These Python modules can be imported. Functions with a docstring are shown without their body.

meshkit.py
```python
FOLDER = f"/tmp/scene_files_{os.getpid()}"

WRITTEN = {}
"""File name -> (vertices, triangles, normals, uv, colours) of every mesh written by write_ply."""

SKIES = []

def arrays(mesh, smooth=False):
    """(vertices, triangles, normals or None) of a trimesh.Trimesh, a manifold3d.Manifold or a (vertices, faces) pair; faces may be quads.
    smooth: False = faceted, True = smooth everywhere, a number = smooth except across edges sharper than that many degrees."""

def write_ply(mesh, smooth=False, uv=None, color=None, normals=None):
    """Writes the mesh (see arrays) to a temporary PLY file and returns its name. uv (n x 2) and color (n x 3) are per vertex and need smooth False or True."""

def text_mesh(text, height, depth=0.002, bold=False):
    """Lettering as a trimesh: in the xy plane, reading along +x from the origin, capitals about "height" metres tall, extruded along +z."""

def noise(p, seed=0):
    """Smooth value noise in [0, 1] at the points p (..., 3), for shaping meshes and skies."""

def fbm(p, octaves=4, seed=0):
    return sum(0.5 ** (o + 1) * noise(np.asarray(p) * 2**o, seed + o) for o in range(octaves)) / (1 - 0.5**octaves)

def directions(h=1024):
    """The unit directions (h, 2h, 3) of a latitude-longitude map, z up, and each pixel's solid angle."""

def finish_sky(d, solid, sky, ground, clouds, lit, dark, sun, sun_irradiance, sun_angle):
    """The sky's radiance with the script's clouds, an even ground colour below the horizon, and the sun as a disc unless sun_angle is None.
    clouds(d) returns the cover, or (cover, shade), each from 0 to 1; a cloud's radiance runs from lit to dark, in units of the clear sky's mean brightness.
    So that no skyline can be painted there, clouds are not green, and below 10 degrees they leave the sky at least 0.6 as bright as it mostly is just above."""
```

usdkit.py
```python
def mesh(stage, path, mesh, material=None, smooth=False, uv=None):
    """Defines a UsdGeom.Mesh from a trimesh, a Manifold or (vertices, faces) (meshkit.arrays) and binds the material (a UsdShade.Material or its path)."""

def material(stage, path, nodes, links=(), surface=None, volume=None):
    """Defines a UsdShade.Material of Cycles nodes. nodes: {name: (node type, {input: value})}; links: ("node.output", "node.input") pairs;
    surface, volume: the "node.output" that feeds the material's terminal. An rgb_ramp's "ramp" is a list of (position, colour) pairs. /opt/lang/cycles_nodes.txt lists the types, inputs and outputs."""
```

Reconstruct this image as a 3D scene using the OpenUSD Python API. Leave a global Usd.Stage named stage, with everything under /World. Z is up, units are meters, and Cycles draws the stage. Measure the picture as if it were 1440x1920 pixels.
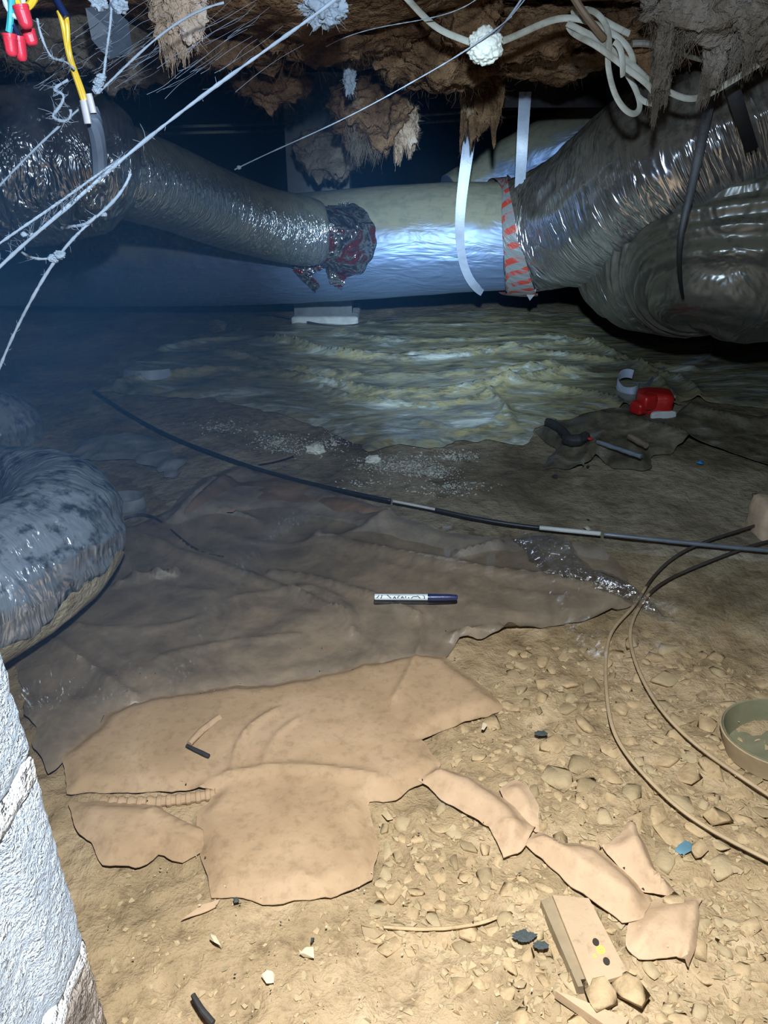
import math, random
import numpy as np, trimesh, usdkit, meshkit
import shapely, shapely.geometry as sg
from pxr import Usd, UsdGeom, UsdLux, UsdShade, Gf, Sdf, Vt

stage = Usd.Stage.CreateInMemory()
UsdGeom.SetStageUpAxis(stage, 'Z'); UsdGeom.SetStageMetersPerUnit(stage, 1.0)
UsdGeom.Xform.Define(stage, '/World'); UsdGeom.Scope.Define(stage, '/World/Looks')
rng = np.random.default_rng(7); random.seed(7)
# ------------------------------------------------------------------ camera, lamps, exposure
CAM_H, PITCH, FPX = 0.70, math.radians(26.5), 1387.0
cam = UsdGeom.Camera.Define(stage, '/World/camera')
cam.AddTranslateOp().Set(Gf.Vec3d(0, 0, CAM_H)); cam.AddRotateXOp().Set(90 - math.degrees(PITCH))
cam.CreateHorizontalApertureAttr(24.0); cam.CreateVerticalApertureAttr(32.0)
cam.CreateFocalLengthAttr(24.0 * FPX / 1440); cam.CreateClippingRangeAttr(Gf.Vec2f(0.02, 100))
cam.CreateExposureAttr(0.0)

def lamp(name, pos, aim, color, intensity, radius, cone, soft):
    l = UsdLux.SphereLight.Define(stage, '/World/' + name)
    d = Gf.Vec3d(*aim) - Gf.Vec3d(*pos)
    m = Gf.Matrix4d().SetLookAt(Gf.Vec3d(*pos), Gf.Vec3d(*aim), Gf.Vec3d(0, 0, 1)).GetInverse()
    l.AddTransformOp().Set(m)
    l.CreateRadiusAttr(radius); l.CreateIntensityAttr(intensity); l.CreateColorAttr(Gf.Vec3f(*color))
    if cone:
        s = UsdLux.ShapingAPI.Apply(l.GetPrim()); s.CreateShapingConeAngleAttr(cone); s.CreateShapingConeSoftnessAttr(soft)
    return l
LAMP = (0.02, 0.12, 0.88)
lamp('headlamp_flood', LAMP, (0.10, 0.33, 0.0), (0.92, 0.94, 1.00), 6300, 0.02, 43, 1.0)      # head torch pool on the near water
lamp('headlamp_spill', (0.02, 0.13, 0.87), (0.0, 1.6, 0.2), (0.74, 0.92, 1.14), 2900, 0.02, 85, 0.6)      # its wide spill
lamp('headlamp_beam', (0.02, 0.13, 0.86), (0.25, 2.9, 0.16), (0.66, 0.92, 1.14), 15500, 0.02, 15.5, 1.0)          # its narrow beam on the duct and sheet
# ------------------------------------------------------------------ helpers
FWD = np.array([0, math.cos(PITCH), -math.sin(PITCH)]); UPV = np.array([0, math.sin(PITCH), math.cos(PITCH)]); RT = np.array([1.0, 0, 0])
EYE = np.array([0, 0, CAM_H])
def ray(px, py): return FWD + (px - 720) / FPX * RT + (960 - py) / FPX * UPV
def P(px, py, Y):
    r = ray(px, py); return EYE + r * (Y / r[1])
def Pz(px, py, z):
    r = ray(px, py); return EYE + r * ((z - CAM_H) / r[2])
SHORE_PX = [(0, 880), (200, 900), (330, 955), (420, 945), (560, 925), (700, 965), (830, 1003), (1000, 1022), (1200, 1035), (1440, 1050)]
SH = np.array([Pz(a, b, 0)[:2] for a, b in SHORE_PX])
def fbm(p, o=4, s=0): return meshkit.fbm(np.asarray(p, float), o, s)
def terrain_exact(x, y, fine=True):
    x = np.asarray(x, float); y = np.asarray(y, float)
    ys = np.interp(x, SH[:, 0], SH[:, 1]); d = y - ys
    land = 0.085 * (1 - np.exp(-np.maximum(d, 0) / 0.9)); pond = -0.085 * (1 - np.exp(np.minimum(d, 0) / 0.30))
    z = land + pond
    if fine:
        q = np.stack([x, y, 0 * x], -1)
        z = z + (fbm(q * 3.0, 3, 1) - .5) * 0.022 + (fbm(q * 14, 3, 2) - .5) * 0.008
    return z
TX0, TY0, TS = -3.4, -1.7, 0.01
TAB = terrain_exact(*np.meshgrid(np.arange(TX0, 3.41, TS), np.arange(TY0, 7.3, TS), indexing='ij'))
def terrain(x, y):
    fx = np.clip((np.asarray(x, float) - TX0) / TS, 0, TAB.shape[0] - 1.001); fy = np.clip((np.asarray(y, float) - TY0) / TS, 0, TAB.shape[1] - 1.001)
    i = np.floor(fx).astype(int); j = np.floor(fy).astype(int); u = fx - i; w = fy - j
    return TAB[i, j] * (1 - u) * (1 - w) + TAB[i + 1, j] * u * (1 - w) + TAB[i, j + 1] * (1 - u) * w + TAB[i + 1, j + 1] * u * w
def G(px, py, off=0.0):
    z = 0.0; r = ray(px, py)
    for _ in range(40):
        p = EYE + r * ((z + off - CAM_H) / r[2]); z = z + 0.6 * (float(terrain(p[0], p[1])) - z)
    return EYE + r * ((z + off - CAM_H) / r[2])
names = {}
def numbered(parent, name):
    k = (parent, name); n = names.get(k, 0); names[k] = n + 1
    return f'{parent}/{name}' + (f'_{n:03d}' if n else '')
def setdata(prim, label=None, cat=None, group=None, kind=None):
    for k, v in (('label', label), ('category', cat), ('group', group), ('kind', kind)):
        if v: prim.SetCustomDataByKey(k, v)
    return prim
def thing(name, label=None, cat=None, group=None, kind=None, loc=(0, 0, 0)):
    x = UsdGeom.Xform.Define(stage, numbered('/World', name)); x.AddTranslateOp().Set(Gf.Vec3d(*map(float, loc)))
    return setdata(x.GetPrim(), label, cat, group, kind)
def origin(parent):
    if parent is None: return np.zeros(3)
    t = UsdGeom.XformCache().GetLocalToWorldTransform(parent).ExtractTranslation()
    return np.array([t[0], t[1], t[2]])
def obj(name, mesh, m, parent=None, smooth=40, uv=None, label=None, cat=None, group=None, kind=None):
    path = numbered(str(parent.GetPath()) if parent else '/World', name)
    if isinstance(mesh, tuple): v, f = np.asarray(mesh[0], float), mesh[1]
    else: v, f = np.asarray(mesh.vertices, float), np.asarray(mesh.faces)
    o = origin(parent)
    p = usdkit.mesh(stage, path, (v - o, f), M[m], smooth=smooth, uv=uv).GetPrim()
    return setdata(p, label, cat, group, kind)
def curves(name, strands, width, m, parent=None, **kw):
    path = numbered(str(parent.GetPath()) if parent else '/World', name); o = origin(parent)
    c = UsdGeom.BasisCurves.Define(stage, path); c.CreateTypeAttr('linear'); c.CreateWrapAttr('nonperiodic')
    pts = np.vstack(strands) - o
    c.CreatePointsAttr(Vt.Vec3fArray.FromNumpy(pts.astype(np.float32)))
    c.CreateCurveVertexCountsAttr(Vt.IntArray([len(s) for s in strands]))
    w = np.concatenate([np.full(len(s), width) * np.linspace(1, .5, len(s)) for s in strands]).astype(np.float32)
    c.CreateWidthsAttr(Vt.FloatArray.FromNumpy(w)); c.SetWidthsInterpolation('vertex')
    UsdShade.MaterialBindingAPI.Apply(c.GetPrim()).Bind(M[m])
    return setdata(c.GetPrim(), **{('cat' if k == 'cat' else k): v for k, v in kw.items()})
def spline(pts, n):
    from scipy.interpolate import CubicSpline, PchipInterpolator
    p = np.asarray(pts, float); d = np.r_[0, np.cumsum(np.linalg.norm(np.diff(p[:, :3], axis=0), axis=1) ** 0.7 + 1e-9)]
    t = np.linspace(0, d[-1], n)
    return CubicSpline(d, p, axis=0)(t) if len(p) > 2 else np.stack([np.interp(t, d, p[:, k]) for k in range(p.shape[1])], 1)
def frames(c, ref):
    t = np.gradient(c, axis=0); t /= np.linalg.norm(t, axis=1, keepdims=True)
    a = np.cross(t, ref); a /= np.linalg.norm(a, axis=1, keepdims=True) + 1e-9
    b = np.cross(a, t); return t, a, b
def sweep(c, ra, rb=None, ref=None, sides=8, cap=True, disp=None, square=False):
    """Section swept along c: half width ra across, rb towards ref. disp(u, theta) scales the radius. Returns vertices, faces, uv."""
    c = np.asarray(c, float); rb = ra if rb is None else rb
    if ref is None: ref = np.array([0.13, 0.2, 1.0])
    ref = np.broadcast_to(np.asarray(ref, float), c.shape)
    t, a, b = frames(c, ref); n = len(c)
    u = np.r_[0, np.cumsum(np.linalg.norm(np.diff(c, axis=0), axis=1))]
    th = np.linspace(0, 2 * np.pi, sides + 1)
    ca, sa = np.cos(th), np.sin(th)
    if square: k = np.maximum(abs(ca), abs(sa)); ca, sa = ca / k, sa / k
    ra = np.broadcast_to(ra, (n,)); rb = np.broadcast_to(rb, (n,))
    s = np.ones((n, sides + 1)) if disp is None else disp(u[:, None] + 0 * th, th[None, :] + 0 * u[:, None])
    v = c[:, None] + (ra[:, None] * ca * s)[..., None] * a[:, None] + (rb[:, None] * sa * s)[..., None] * b[:, None]
    uv = np.stack([u[:, None] + 0 * th, (ra[:, None] * th[None])], -1).reshape(-1, 2); v = v.reshape(-1, 3)
    i, j = np.meshgrid(np.arange(n - 1), np.arange(sides), indexing='ij'); w = sides + 1
    q = np.stack([i * w + j, i * w + j + 1, (i + 1) * w + j + 1, (i + 1) * w + j], -1).reshape(-1, 4)
    f = np.vstack([q[:, [0, 2, 1]], q[:, [0, 3, 2]]])
    if cap:
        k = len(v); v = np.vstack([v, c[:1], c[-1:]]); uv = np.vstack([uv, uv[:1], uv[-1:]])
        f = np.vstack([f] + [[[k, jj, jj + 1]] for jj in range(sides)] + [[[k + 1, (n - 1) * w + jj + 1, (n - 1) * w + jj]] for jj in range(sides)])
    return v, f, uv
def cable(pts, r, n=80, rb=None, ref=None, sides=8, **k):
    v, f, uv = sweep(spline(pts, n), r, rb, ref, sides, **k); return trimesh.Trimesh(v, f, process=False)
def view_ref(c): return EYE - np.asarray(c)
def strap(pts, w, th=0.0008, n=60):
    c = spline(pts, n); v, f, uv = sweep(c[:, :3], (w if np.isscalar(w) else np.interp(np.linspace(0, 1, n), np.linspace(0, 1, len(w)), w)) / 2, th, view_ref(c[:, :3]), 4, square=True)
    return trimesh.Trimesh(v, f, process=False)
def cat(ms): return trimesh.util.concatenate(list(ms))
def box(lo, hi):
    m = trimesh.creation.box(np.subtract(hi, lo)); m.apply_translation((np.asarray(lo) + hi) / 2); return m
STOCK = {}
def stone_mesh(size, r, flat=.55, n=12, base=(0, 0, 0), rot=None):
    if n not in STOCK: STOCK[n] = [raw_stone(np.random.default_rng(900 + n * 50 + k), n) for k in range(40)]
    v, f = STOCK[n][int(r.integers(0, 40))]; a = r.uniform(0, 6.28) if rot is None else rot; ca, sa = math.cos(a), math.sin(a)
    v = v * np.array([1, r.uniform(.8, 1.1), flat]) * size
    return trimesh.Trimesh(np.c_[v[:, 0] * ca - v[:, 1] * sa, v[:, 0] * sa + v[:, 1] * ca, v[:, 2]] + base, f, process=False)
def raw_stone(r, n):
    d = r.normal(size=(n, 3)); d /= np.linalg.norm(d, axis=1, keepdims=True)
    d *= r.uniform(.8, 1.05, (n, 1)); d *= np.array([1, r.uniform(.6, .9), 1])
    m = trimesh.convex.convex_hull(d); return np.array(m.vertices), np.array(m.faces)
# ------------------------------------------------------------------ materials
M = {}
def mat(name, nodes, links, surface, volume=None):
    M[name] = usdkit.material(stage, '/World/Looks/' + name, nodes, links, surface=surface, volume=volume)
def lin(c): return tuple(((x / 255 + .055) / 1.055) ** 2.4 if x > 10 else x / 255 / 12.92 for x in c)
def nmat(name, ramp, scale=8, rough=.8, bump=.3, bscale=60, bdist=.004, metallic=0, spec=.3, detail=4, dist=.6, ramp2=None, scale2=40, amount2=.5, coat=0, stretch=None, **extra):
    """Mottled solid: a ramp over one noise, optionally mixed with a second finer one."""
    nodes = {'g': ('geometry', {}), 'n': ('noise_texture', {'scale': scale, 'detail': detail, 'roughness': .62, 'distortion': dist}),
             'r': ('rgb_ramp', {'ramp': ramp}), 'b': ('noise_texture', {'scale': bscale, 'detail': 3, 'roughness': .65}),
             'bp': ('bump', {'strength': bump, 'distance': bdist}),
             'p': ('principled_bsdf', {'roughness': rough, 'metallic': metallic, 'specular_ior_level': spec, 'coat_weight': coat, **extra})}
    links = [('g.position', 'n.vector'), ('n.fac', 'r.fac'), ('g.position', 'b.vector'), ('b.fac', 'bp.height'), ('bp.normal', 'p.normal')]
    if ramp2:
        nodes |= {'n2': ('noise_texture', {'scale': scale2, 'detail': 4, 'roughness': .7, 'distortion': .0}), 'r2': ('rgb_ramp', {'ramp': ramp2}), 'mx': ('mix_color', {'blend_type': 'multiply', 'fac': amount2})}
        links += [('g.position', 'n2.vector'), ('n2.fac', 'r2.fac'), ('r.color', 'mx.a'), ('r2.color', 'mx.b'), ('mx.result', 'p.base_color')]
    else: links += [('r.color', 'p.base_color')]
    if stretch:
        nodes['mp'] = ('mapping', {'scale': stretch}); links = [(('mp.vector' if a == 'g.position' else a), b) for a, b in links] + [('g.position', 'mp.vector')]
    mat(name, nodes, links, 'p.BSDF')
def flat(name, c, rough=.5, metallic=0, spec=.4, bump=.15, **k):
    a = np.asarray(c, float); nmat(name, [(.3, tuple(a * .8)), (.7, tuple(a * 1.1))], 25, rough, bump, 140, .002, metallic, spec, **k)
def foil(name, dust, dust2, metal, rough, lo, hi, mx=(14, 5), ang=0.5, bump=.6, metallic=1.0, bscale=1.0, dustrough=.75):
    """Foil duct jacket: dust lies on what faces up, bare crinkled metal shows on what faces sideways and down."""
    nodes = {'uv': ('uvmap', {'attribute': 'st'}), 'm': ('mapping', {'scale': (mx[0], mx[1], 1), 'rotation': (0, 0, ang)}),
             'n': ('noise_texture', {'scale': bscale, 'detail': 3, 'roughness': .6, 'distortion': 1.2}),
             'm2': ('mapping', {'scale': (mx[0] * 3.2, mx[1] * 3.2, 1), 'rotation': (0, 0, ang + .5)}),
             'nb': ('noise_texture', {'type': 'ridged_multifractal', 'scale': bscale, 'detail': 2, 'roughness': .5, 'distortion': .0}),
             'ad': ('math', {'math_type': 'multiply_add', 'value2': .35}),
             'bp': ('bump', {'strength': bump, 'distance': .02}),
             'bp2': ('bump', {'strength': bump * .35, 'distance': .02}),
             'g': ('geometry', {}), 's': ('separate_xyz', {}), 'nd': ('noise_texture', {'scale': 7, 'detail': 3, 'roughness': .65, 'distortion': .0}),
             'a': ('math', {'math_type': 'multiply_add', 'value2': 0.9, 'value3': -0.45}), 'a2': ('math', {'math_type': 'add'}),
             'mr': ('map_range', {'from_min': lo, 'from_max': hi, 'clamp': True, 'to_max': 1.0}),
             'dr': ('rgb_ramp', {'ramp': [(.38, dust2), (.52, dust)]}), 'nd2': ('noise_texture', {'scale': 26, 'detail': 4, 'roughness': .7}),
             'd': ('principled_bsdf', {'roughness': dustrough, 'specular_ior_level': .3}),
             'f': ('principled_bsdf', {'metallic': metallic, 'roughness': rough, 'base_color': metal, 'specular_ior_level': .6}), 'x': ('mix_closure', {})}
    links = [('uv.UV', 'm.vector'), ('m.vector', 'n.vector'), ('uv.UV', 'm2.vector'), ('m2.vector', 'nb.vector'), ('nb.fac', 'ad.value1'), ('n.fac', 'ad.value3'), ('ad.value', 'bp.height'), ('ad.value', 'bp2.height'),
             ('bp.normal', 'f.normal'), ('bp2.normal', 'd.normal'),
             ('g.normal', 's.vector'), ('g.position', 'nd.vector'), ('nd.fac', 'a.value1'), ('a.value', 'a2.value1'), ('s.z', 'a2.value2'), ('a2.value', 'mr.value'),
             ('g.position', 'nd2.vector'), ('nd2.fac', 'dr.fac'), ('dr.color', 'd.base_color'), ('mr.result', 'x.fac'), ('f.BSDF', 'x.closure1'), ('d.BSDF', 'x.closure2')]
    mat(name, nodes, links, 'x.closure')
foil('main_foil', (.25, .24, .17), (.20, .20, .15), (.27, .38, .62), .48, -.10, .45, (5, 16), .9, .35, .75)
foil('branch_foil', (.17, .165, .125), (.12, .12, .09), (.62, .68, .74), .20, .02, .60, (60, 22), .6, .65, .9)
foil('flex_foil', (.115, .10, .078), (.055, .048, .038), (.66, .68, .74), .17, -.55, .42, (36, 3.5), 1.15, 1.0, .95)
foil('bulge_foil', (.105, .10, .070), (.05, .05, .038), (.30, .31, .30), .30, -.85, .35, (24, 6), .9, .9, .9)
foil('trunk_foil', (.085, .078, .075), (.05, .048, .050), (.46, .50, .56), .25, -.2, .8, (30, 12), .4, 1.0, .95)
foil('near_foil', (.26, .30, .345), (.055, .06, .075), (.74, .80, .88), .22, -.20, .60, (26, 7), .5, 1.0, .9, 1.0, .38)
mat('mud', {'g': ('geometry', {}), 's': ('separate_xyz', {}), 'n': ('noise_texture', {'scale': 5, 'detail': 4, 'roughness': .65, 'distortion': .8}), 'n2': ('noise_texture', {'scale': 38, 'detail': 4, 'roughness': .7, 'distortion': .0}),
     'earth': ('rgb_ramp', {'ramp': [(.30, (.13, .10, .064)), (.5, (.24, .195, .125)), (.72, (.38, .325, .23))]}), 'silt': ('rgb_ramp', {'ramp': [(.30, (.22, .165, .092)), (.5, (.34, .255, .150)), (.70, (.50, .39, .25))]}),
     'k': ('math', {'math_type': 'multiply_add', 'value2': .03}), 'mr': ('map_range', {'from_min': -.030, 'from_max': -.012, 'clamp': True}), 'mx': ('mix_color', {}),
     'r2': ('rgb_ramp', {'ramp': [(.33, (.42, .38, .34)), (.47, (.88, .87, .85)), (.6, (1, 1, 1))]}), 'mu': ('mix_color', {'blend_type': 'multiply', 'fac': .6}), 'b': ('bump', {'strength': .9, 'distance': .010}), 'p': ('principled_bsdf', {'roughness': .85, 'specular_ior_level': .3})},
    [('g.position', 's.vector'), ('g.position', 'n.vector'), ('g.position', 'n2.vector'), ('n.fac', 'earth.fac'), ('n.fac', 'silt.fac'), ('n.fac', 'k.value1'), ('s.z', 'k.value3'), ('k.value', 'mr.value'), ('mr.result', 'mx.fac'), ('silt.color', 'mx.a'), ('earth.color', 'mx.b'),
     ('n2.fac', 'r2.fac'), ('mx.result', 'mu.a'), ('r2.color', 'mu.b'), ('mu.result', 'p.base_color'), ('n2.fac', 'b.height'), ('b.normal', 'p.normal')], 'p.BSDF')
nmat('gravel_stone', [(.3, (.36, .265, .15)), (.7, (.48, .365, .22))], 16, .8, .5, 70, .004, ramp2=[(.3, (.5, .48, .42)), (.55, (1, 1, 1))], scale2=60, amount2=.6)
nmat('gravel_stone_grey', [(.3, (.31, .245, .145)), (.7, (.42, .335, .205))], 16, .8, .5, 70, .004)
nmat('gravel_stone_dark', [(.3, (.24, .185, .105)), (.7, (.36, .28, .165))], 16, .8, .5, 70, .004)
nmat('silt_sheet', [(.3, (.29, .20, .118)), (.5, (.38, .27, .165)), (.72, (.46, .335, .22))], 5, .8, .35, 30, .006, ramp2=[(.32, (.5, .48, .44)), (.5, (1, 1, 1))], scale2=70, amount2=.4)
nmat('silt_strip', [(.3, (.40, .285, .18)), (.7, (.52, .38, .255))], 6, .8, .3, 40, .005, ramp2=[(.3, (.55, .5, .45)), (.5, (1, 1, 1))], scale2=80, amount2=.35)
nmat('dark_sheet', [(.3, (.17, .136, .10)), (.5, (.24, .195, .145)), (.7, (.33, .26, .185))], 6, .45, .4, 30, .006, spec=.5, dist=1.5, ramp2=[(.3, (.55, .55, .55)), (.6, (1, 1, 1))], scale2=30, amount2=.5)
nmat('red_brown_sheet', [(.3, (.11, .072, .046)), (.5, (.18, .118, .074)), (.7, (.27, .18, .115))], 5, .42, .4, 30, .006, spec=.5, dist=1.5)
nmat('rear_sheet', [(.30, (.10, .10, .072)), (.42, (.22, .22, .16)), (.50, (.36, .31, .16)), (.56, (.27, .28, .215)), (.68, (.58, .60, .53))], 3.4, .34, .4, 30, .010, spec=.6, dist=2.4, ramp2=[(.36, (.36, .35, .31)), (.52, (1, 1, 1))], scale2=22, amount2=.75, coat=.25, coat_roughness=.28, stretch=(.75, 1.9, 1.5))
nmat('flap_sheet', [(.3, (.075, .063, .042)), (.5, (.13, .112, .072)), (.62, (.19, .17, .12)), (.74, (.36, .36, .31))], 6, .5, .6, 30, .008, spec=.5, dist=2.2, ramp2=[(.36, (.35, .33, .3)), (.55, (1, 1, 1))], scale2=26, amount2=.7)
nmat('grey_film', [(.3, (.12, .12, .115)), (.6, (.24, .245, .245)), (.75, (.36, .37, .38))], 9, .4, .4, 40, .005, spec=.5, dist=1.5)
mat('clear_film', {'g': ('geometry', {}), 'n': ('noise_texture', {'scale': 60, 'detail': 4, 'distortion': 1.0}), 'b': ('bump', {'strength': .9, 'distance': .012}), 't': ('transparent_bsdf', {'color': (.97, .97, .97)}), 'gl': ('glossy_bsdf', {'roughness': .16, 'color': (.9, .93, .96)}), 'x': ('mix_closure', {'fac': .18})},
    [('g.position', 'n.vector'), ('n.fac', 'b.height'), ('b.normal', 'gl.normal'), ('t.BSDF', 'x.closure1'), ('gl.BSDF', 'x.closure2')], 'x.closure')
nmat('painted_block', [(.3, (.42, .48, .54)), (.6, (.58, .64, .69)), (.8, (.68, .71, .73))], 10, .6, 1.0, 260, .014, spec=.5, detail=4)
nmat('stained_block', [(.30, (.10, .08, .065)), (.5, (.22, .175, .135)), (.7, (.42, .36, .29))], 11, .75, 1.0, 80, .014, spec=.5)
nmat('mortar', [(.3, (.40, .40, .38)), (.7, (.60, .59, .56))], 14, .8, 1.0, 90, .012)
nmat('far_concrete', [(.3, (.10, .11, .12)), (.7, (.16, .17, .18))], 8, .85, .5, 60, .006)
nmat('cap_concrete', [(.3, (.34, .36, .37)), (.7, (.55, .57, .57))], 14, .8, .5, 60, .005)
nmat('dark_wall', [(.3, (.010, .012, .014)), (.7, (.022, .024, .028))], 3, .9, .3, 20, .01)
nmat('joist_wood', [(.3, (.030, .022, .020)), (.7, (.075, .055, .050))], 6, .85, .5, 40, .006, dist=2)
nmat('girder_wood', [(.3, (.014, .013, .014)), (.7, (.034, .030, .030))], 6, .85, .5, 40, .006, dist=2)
nmat('insulation', [(.28, (.06, .034, .020)), (.45, (.13, .070, .035)), (.6, (.23, .135, .07)), (.76, (.33, .26, .20))], 7, .95, 1.0, 60, .015, spec=.1, dist=1.0, ramp2=[(.3, (.35, .33, .32)), (.6, (1, 1, 1))], scale2=28, amount2=.8)
nmat('insulation_grey', [(.28, (.075, .058, .042)), (.5, (.15, .12, .09)), (.72, (.27, .235, .20))], 9, .95, 1.0, 70, .012, spec=.1)
nmat('insulation_tan', [(.28, (.24, .16, .10)), (.5, (.42, .31, .22)), (.72, (.58, .50, .44))], 12, .95, 1.0, 70, .012, spec=.1)
nmat('fibreglass_wet', [(.3, (.30, .23, .12)), (.6, (.52, .44, .28)), (.8, (.62, .58, .46))], 18, .9, 1.0, 80, .01, spec=.2)
flat('cobweb', (.34, .40, .46), .9, spec=.1); flat('cobweb_dim', (.22, .26, .31), .9, spec=.1); flat('fibre', (.30, .22, .15), .9, spec=.1)
nmat('powder', [(.3, (.36, .36, .30)), (.7, (.66, .66, .58))], 60, .9, .3, 90, .002)
flat('white_foam', (.74, .74, .64), .9, bump=.8)
nmat('cable_white', [(.3, (.24, .22, .16)), (.5, (.40, .39, .32)), (.75, (.50, .50, .44))], 22, .5, .1, 90, .002)
flat('cable_grey', (.26, .25, .21), .6); flat('cable_brown', (.16, .105, .06), .6)
flat('red_plastic', (.70, .035, .06), .4); flat('red_jug', (.42, .014, .012), .4); flat('yellow_wire', (.78, .50, .03), .45); flat('teal_wire', (.05, .42, .45), .45)
flat('white_wire', (.62, .66, .70), .5); flat('blue_tape', (.015, .03, .11), .4); flat('splice_white', (.62, .58, .60), .45); flat('grey_sheath', (.10, .125, .16), .5)
flat('strap_white', (.44, .50, .62), .35, spec=.5); flat('strap_black', (.006, .007, .009), .45)
flat('black_rubber', (.020, .022, .028), .45, spec=.5); flat('sleeve_white', (.46, .46, .42), .6); flat('sheen_grey', (.17, .19, .21), .35, metallic=.3)
flat('silt_wire', (.38, .29, .18), .8); flat('dark_wire', (.05, .042, .034), .6)
flat('pen_white', (.62, .66, .62), .35); flat('pen_ink', (.015, .016, .03), .4); flat('pen_cap', (.02, .025, .075), .3, spec=.6)
flat('label_white', (.55, .57, .55), .6); flat('blue_plastic', (.03, .26, .62), .4); flat('blue_silted', (.09, .20, .27), .7); flat('leaf_pink', (.50, .28, .19), .7); flat('pale_chip', (.56, .48, .34), .8)
flat('tub_green', (.20, .20, .125), .7); flat('tub_silt', (.36, .28, .175), .8); flat('coil_silt', (.42, .32, .2), .8); flat('gold_print', (.80, .62, .12), .5)
nmat('silt_board', [(.3, (.38, .28, .18)), (.7, (.47, .355, .235))], 8, .8, .3, 60, .004, ramp2=[(.28, (.5, .45, .4)), (.42, (1, 1, 1))], scale2=90, amount2=.5)
flat('silt_board_side', (.28, .22, .14), .8); flat('hole_dark', (.035, .028, .02), .9); flat('dark_debris', (.030, .030, .032), .6); flat('blue_black_debris', (.05, .065, .068), .7)
flat('twig', (.20, .15, .10), .8); flat('grey_strap_ground', (.30, .34, .42), .5); flat('hose_grey', (.16, .19, .22), .5); flat('pale_fold', (.42, .33, .24), .5)
# red and foil joint tape, printed in broken slanting bars
mat('striped_tape', {'uv': ('uvmap', {'attribute': 'st'}), 'm': ('mapping', {'scale': (1, 1, 1), 'rotation': (0, 0, .62)}), 'w': ('wave_texture', {'scale': 12.5, 'distortion': .6, 'detail': 2, 'detail_scale': 3}),
     'mr': ('map_range', {'from_min': .52, 'from_max': .60, 'clamp': True}), 'n': ('noise_texture', {'scale': 28, 'detail': 3}), 'mn': ('map_range', {'from_min': .41, 'from_max': .50, 'clamp': True}), 'mu': ('math', {'math_type': 'multiply'}),
     'c': ('mix_color', {'a': (.20, .21, .21), 'b': (.42, .045, .03)}), 'b': ('bump', {'strength': .5, 'distance': .01}), 'nb': ('noise_texture', {'scale': 40, 'detail': 4}), 'p': ('principled_bsdf', {'roughness': .38, 'specular_ior_level': .6})},
    [('uv.UV', 'm.vector'), ('m.vector', 'w.vector'), ('w.fac', 'mr.value'), ('uv.UV', 'n.vector'), ('n.fac', 'mn.value'), ('mr.result', 'mu.value1'), ('mn.result', 'mu.value2'), ('mu.value', 'c.fac'), ('c.result', 'p.base_color'), ('uv.UV', 'nb.vector'), ('nb.fac', 'b.height'), ('b.normal', 'p.normal')], 'p.BSDF')
nmat('crumpled_tape', [(.30, (.03, .027, .027)), (.44, (.10, .085, .08)), (.49, (.34, .35, .37)), (.54, (.13, .11, .11)), (.58, (.28, .03, .02)), (.66, (.20, .025, .02)), (.72, (.30, .30, .31))], 14, .18, .9, 22, .03, metallic=.75, spec=.7, dist=1.5)
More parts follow.
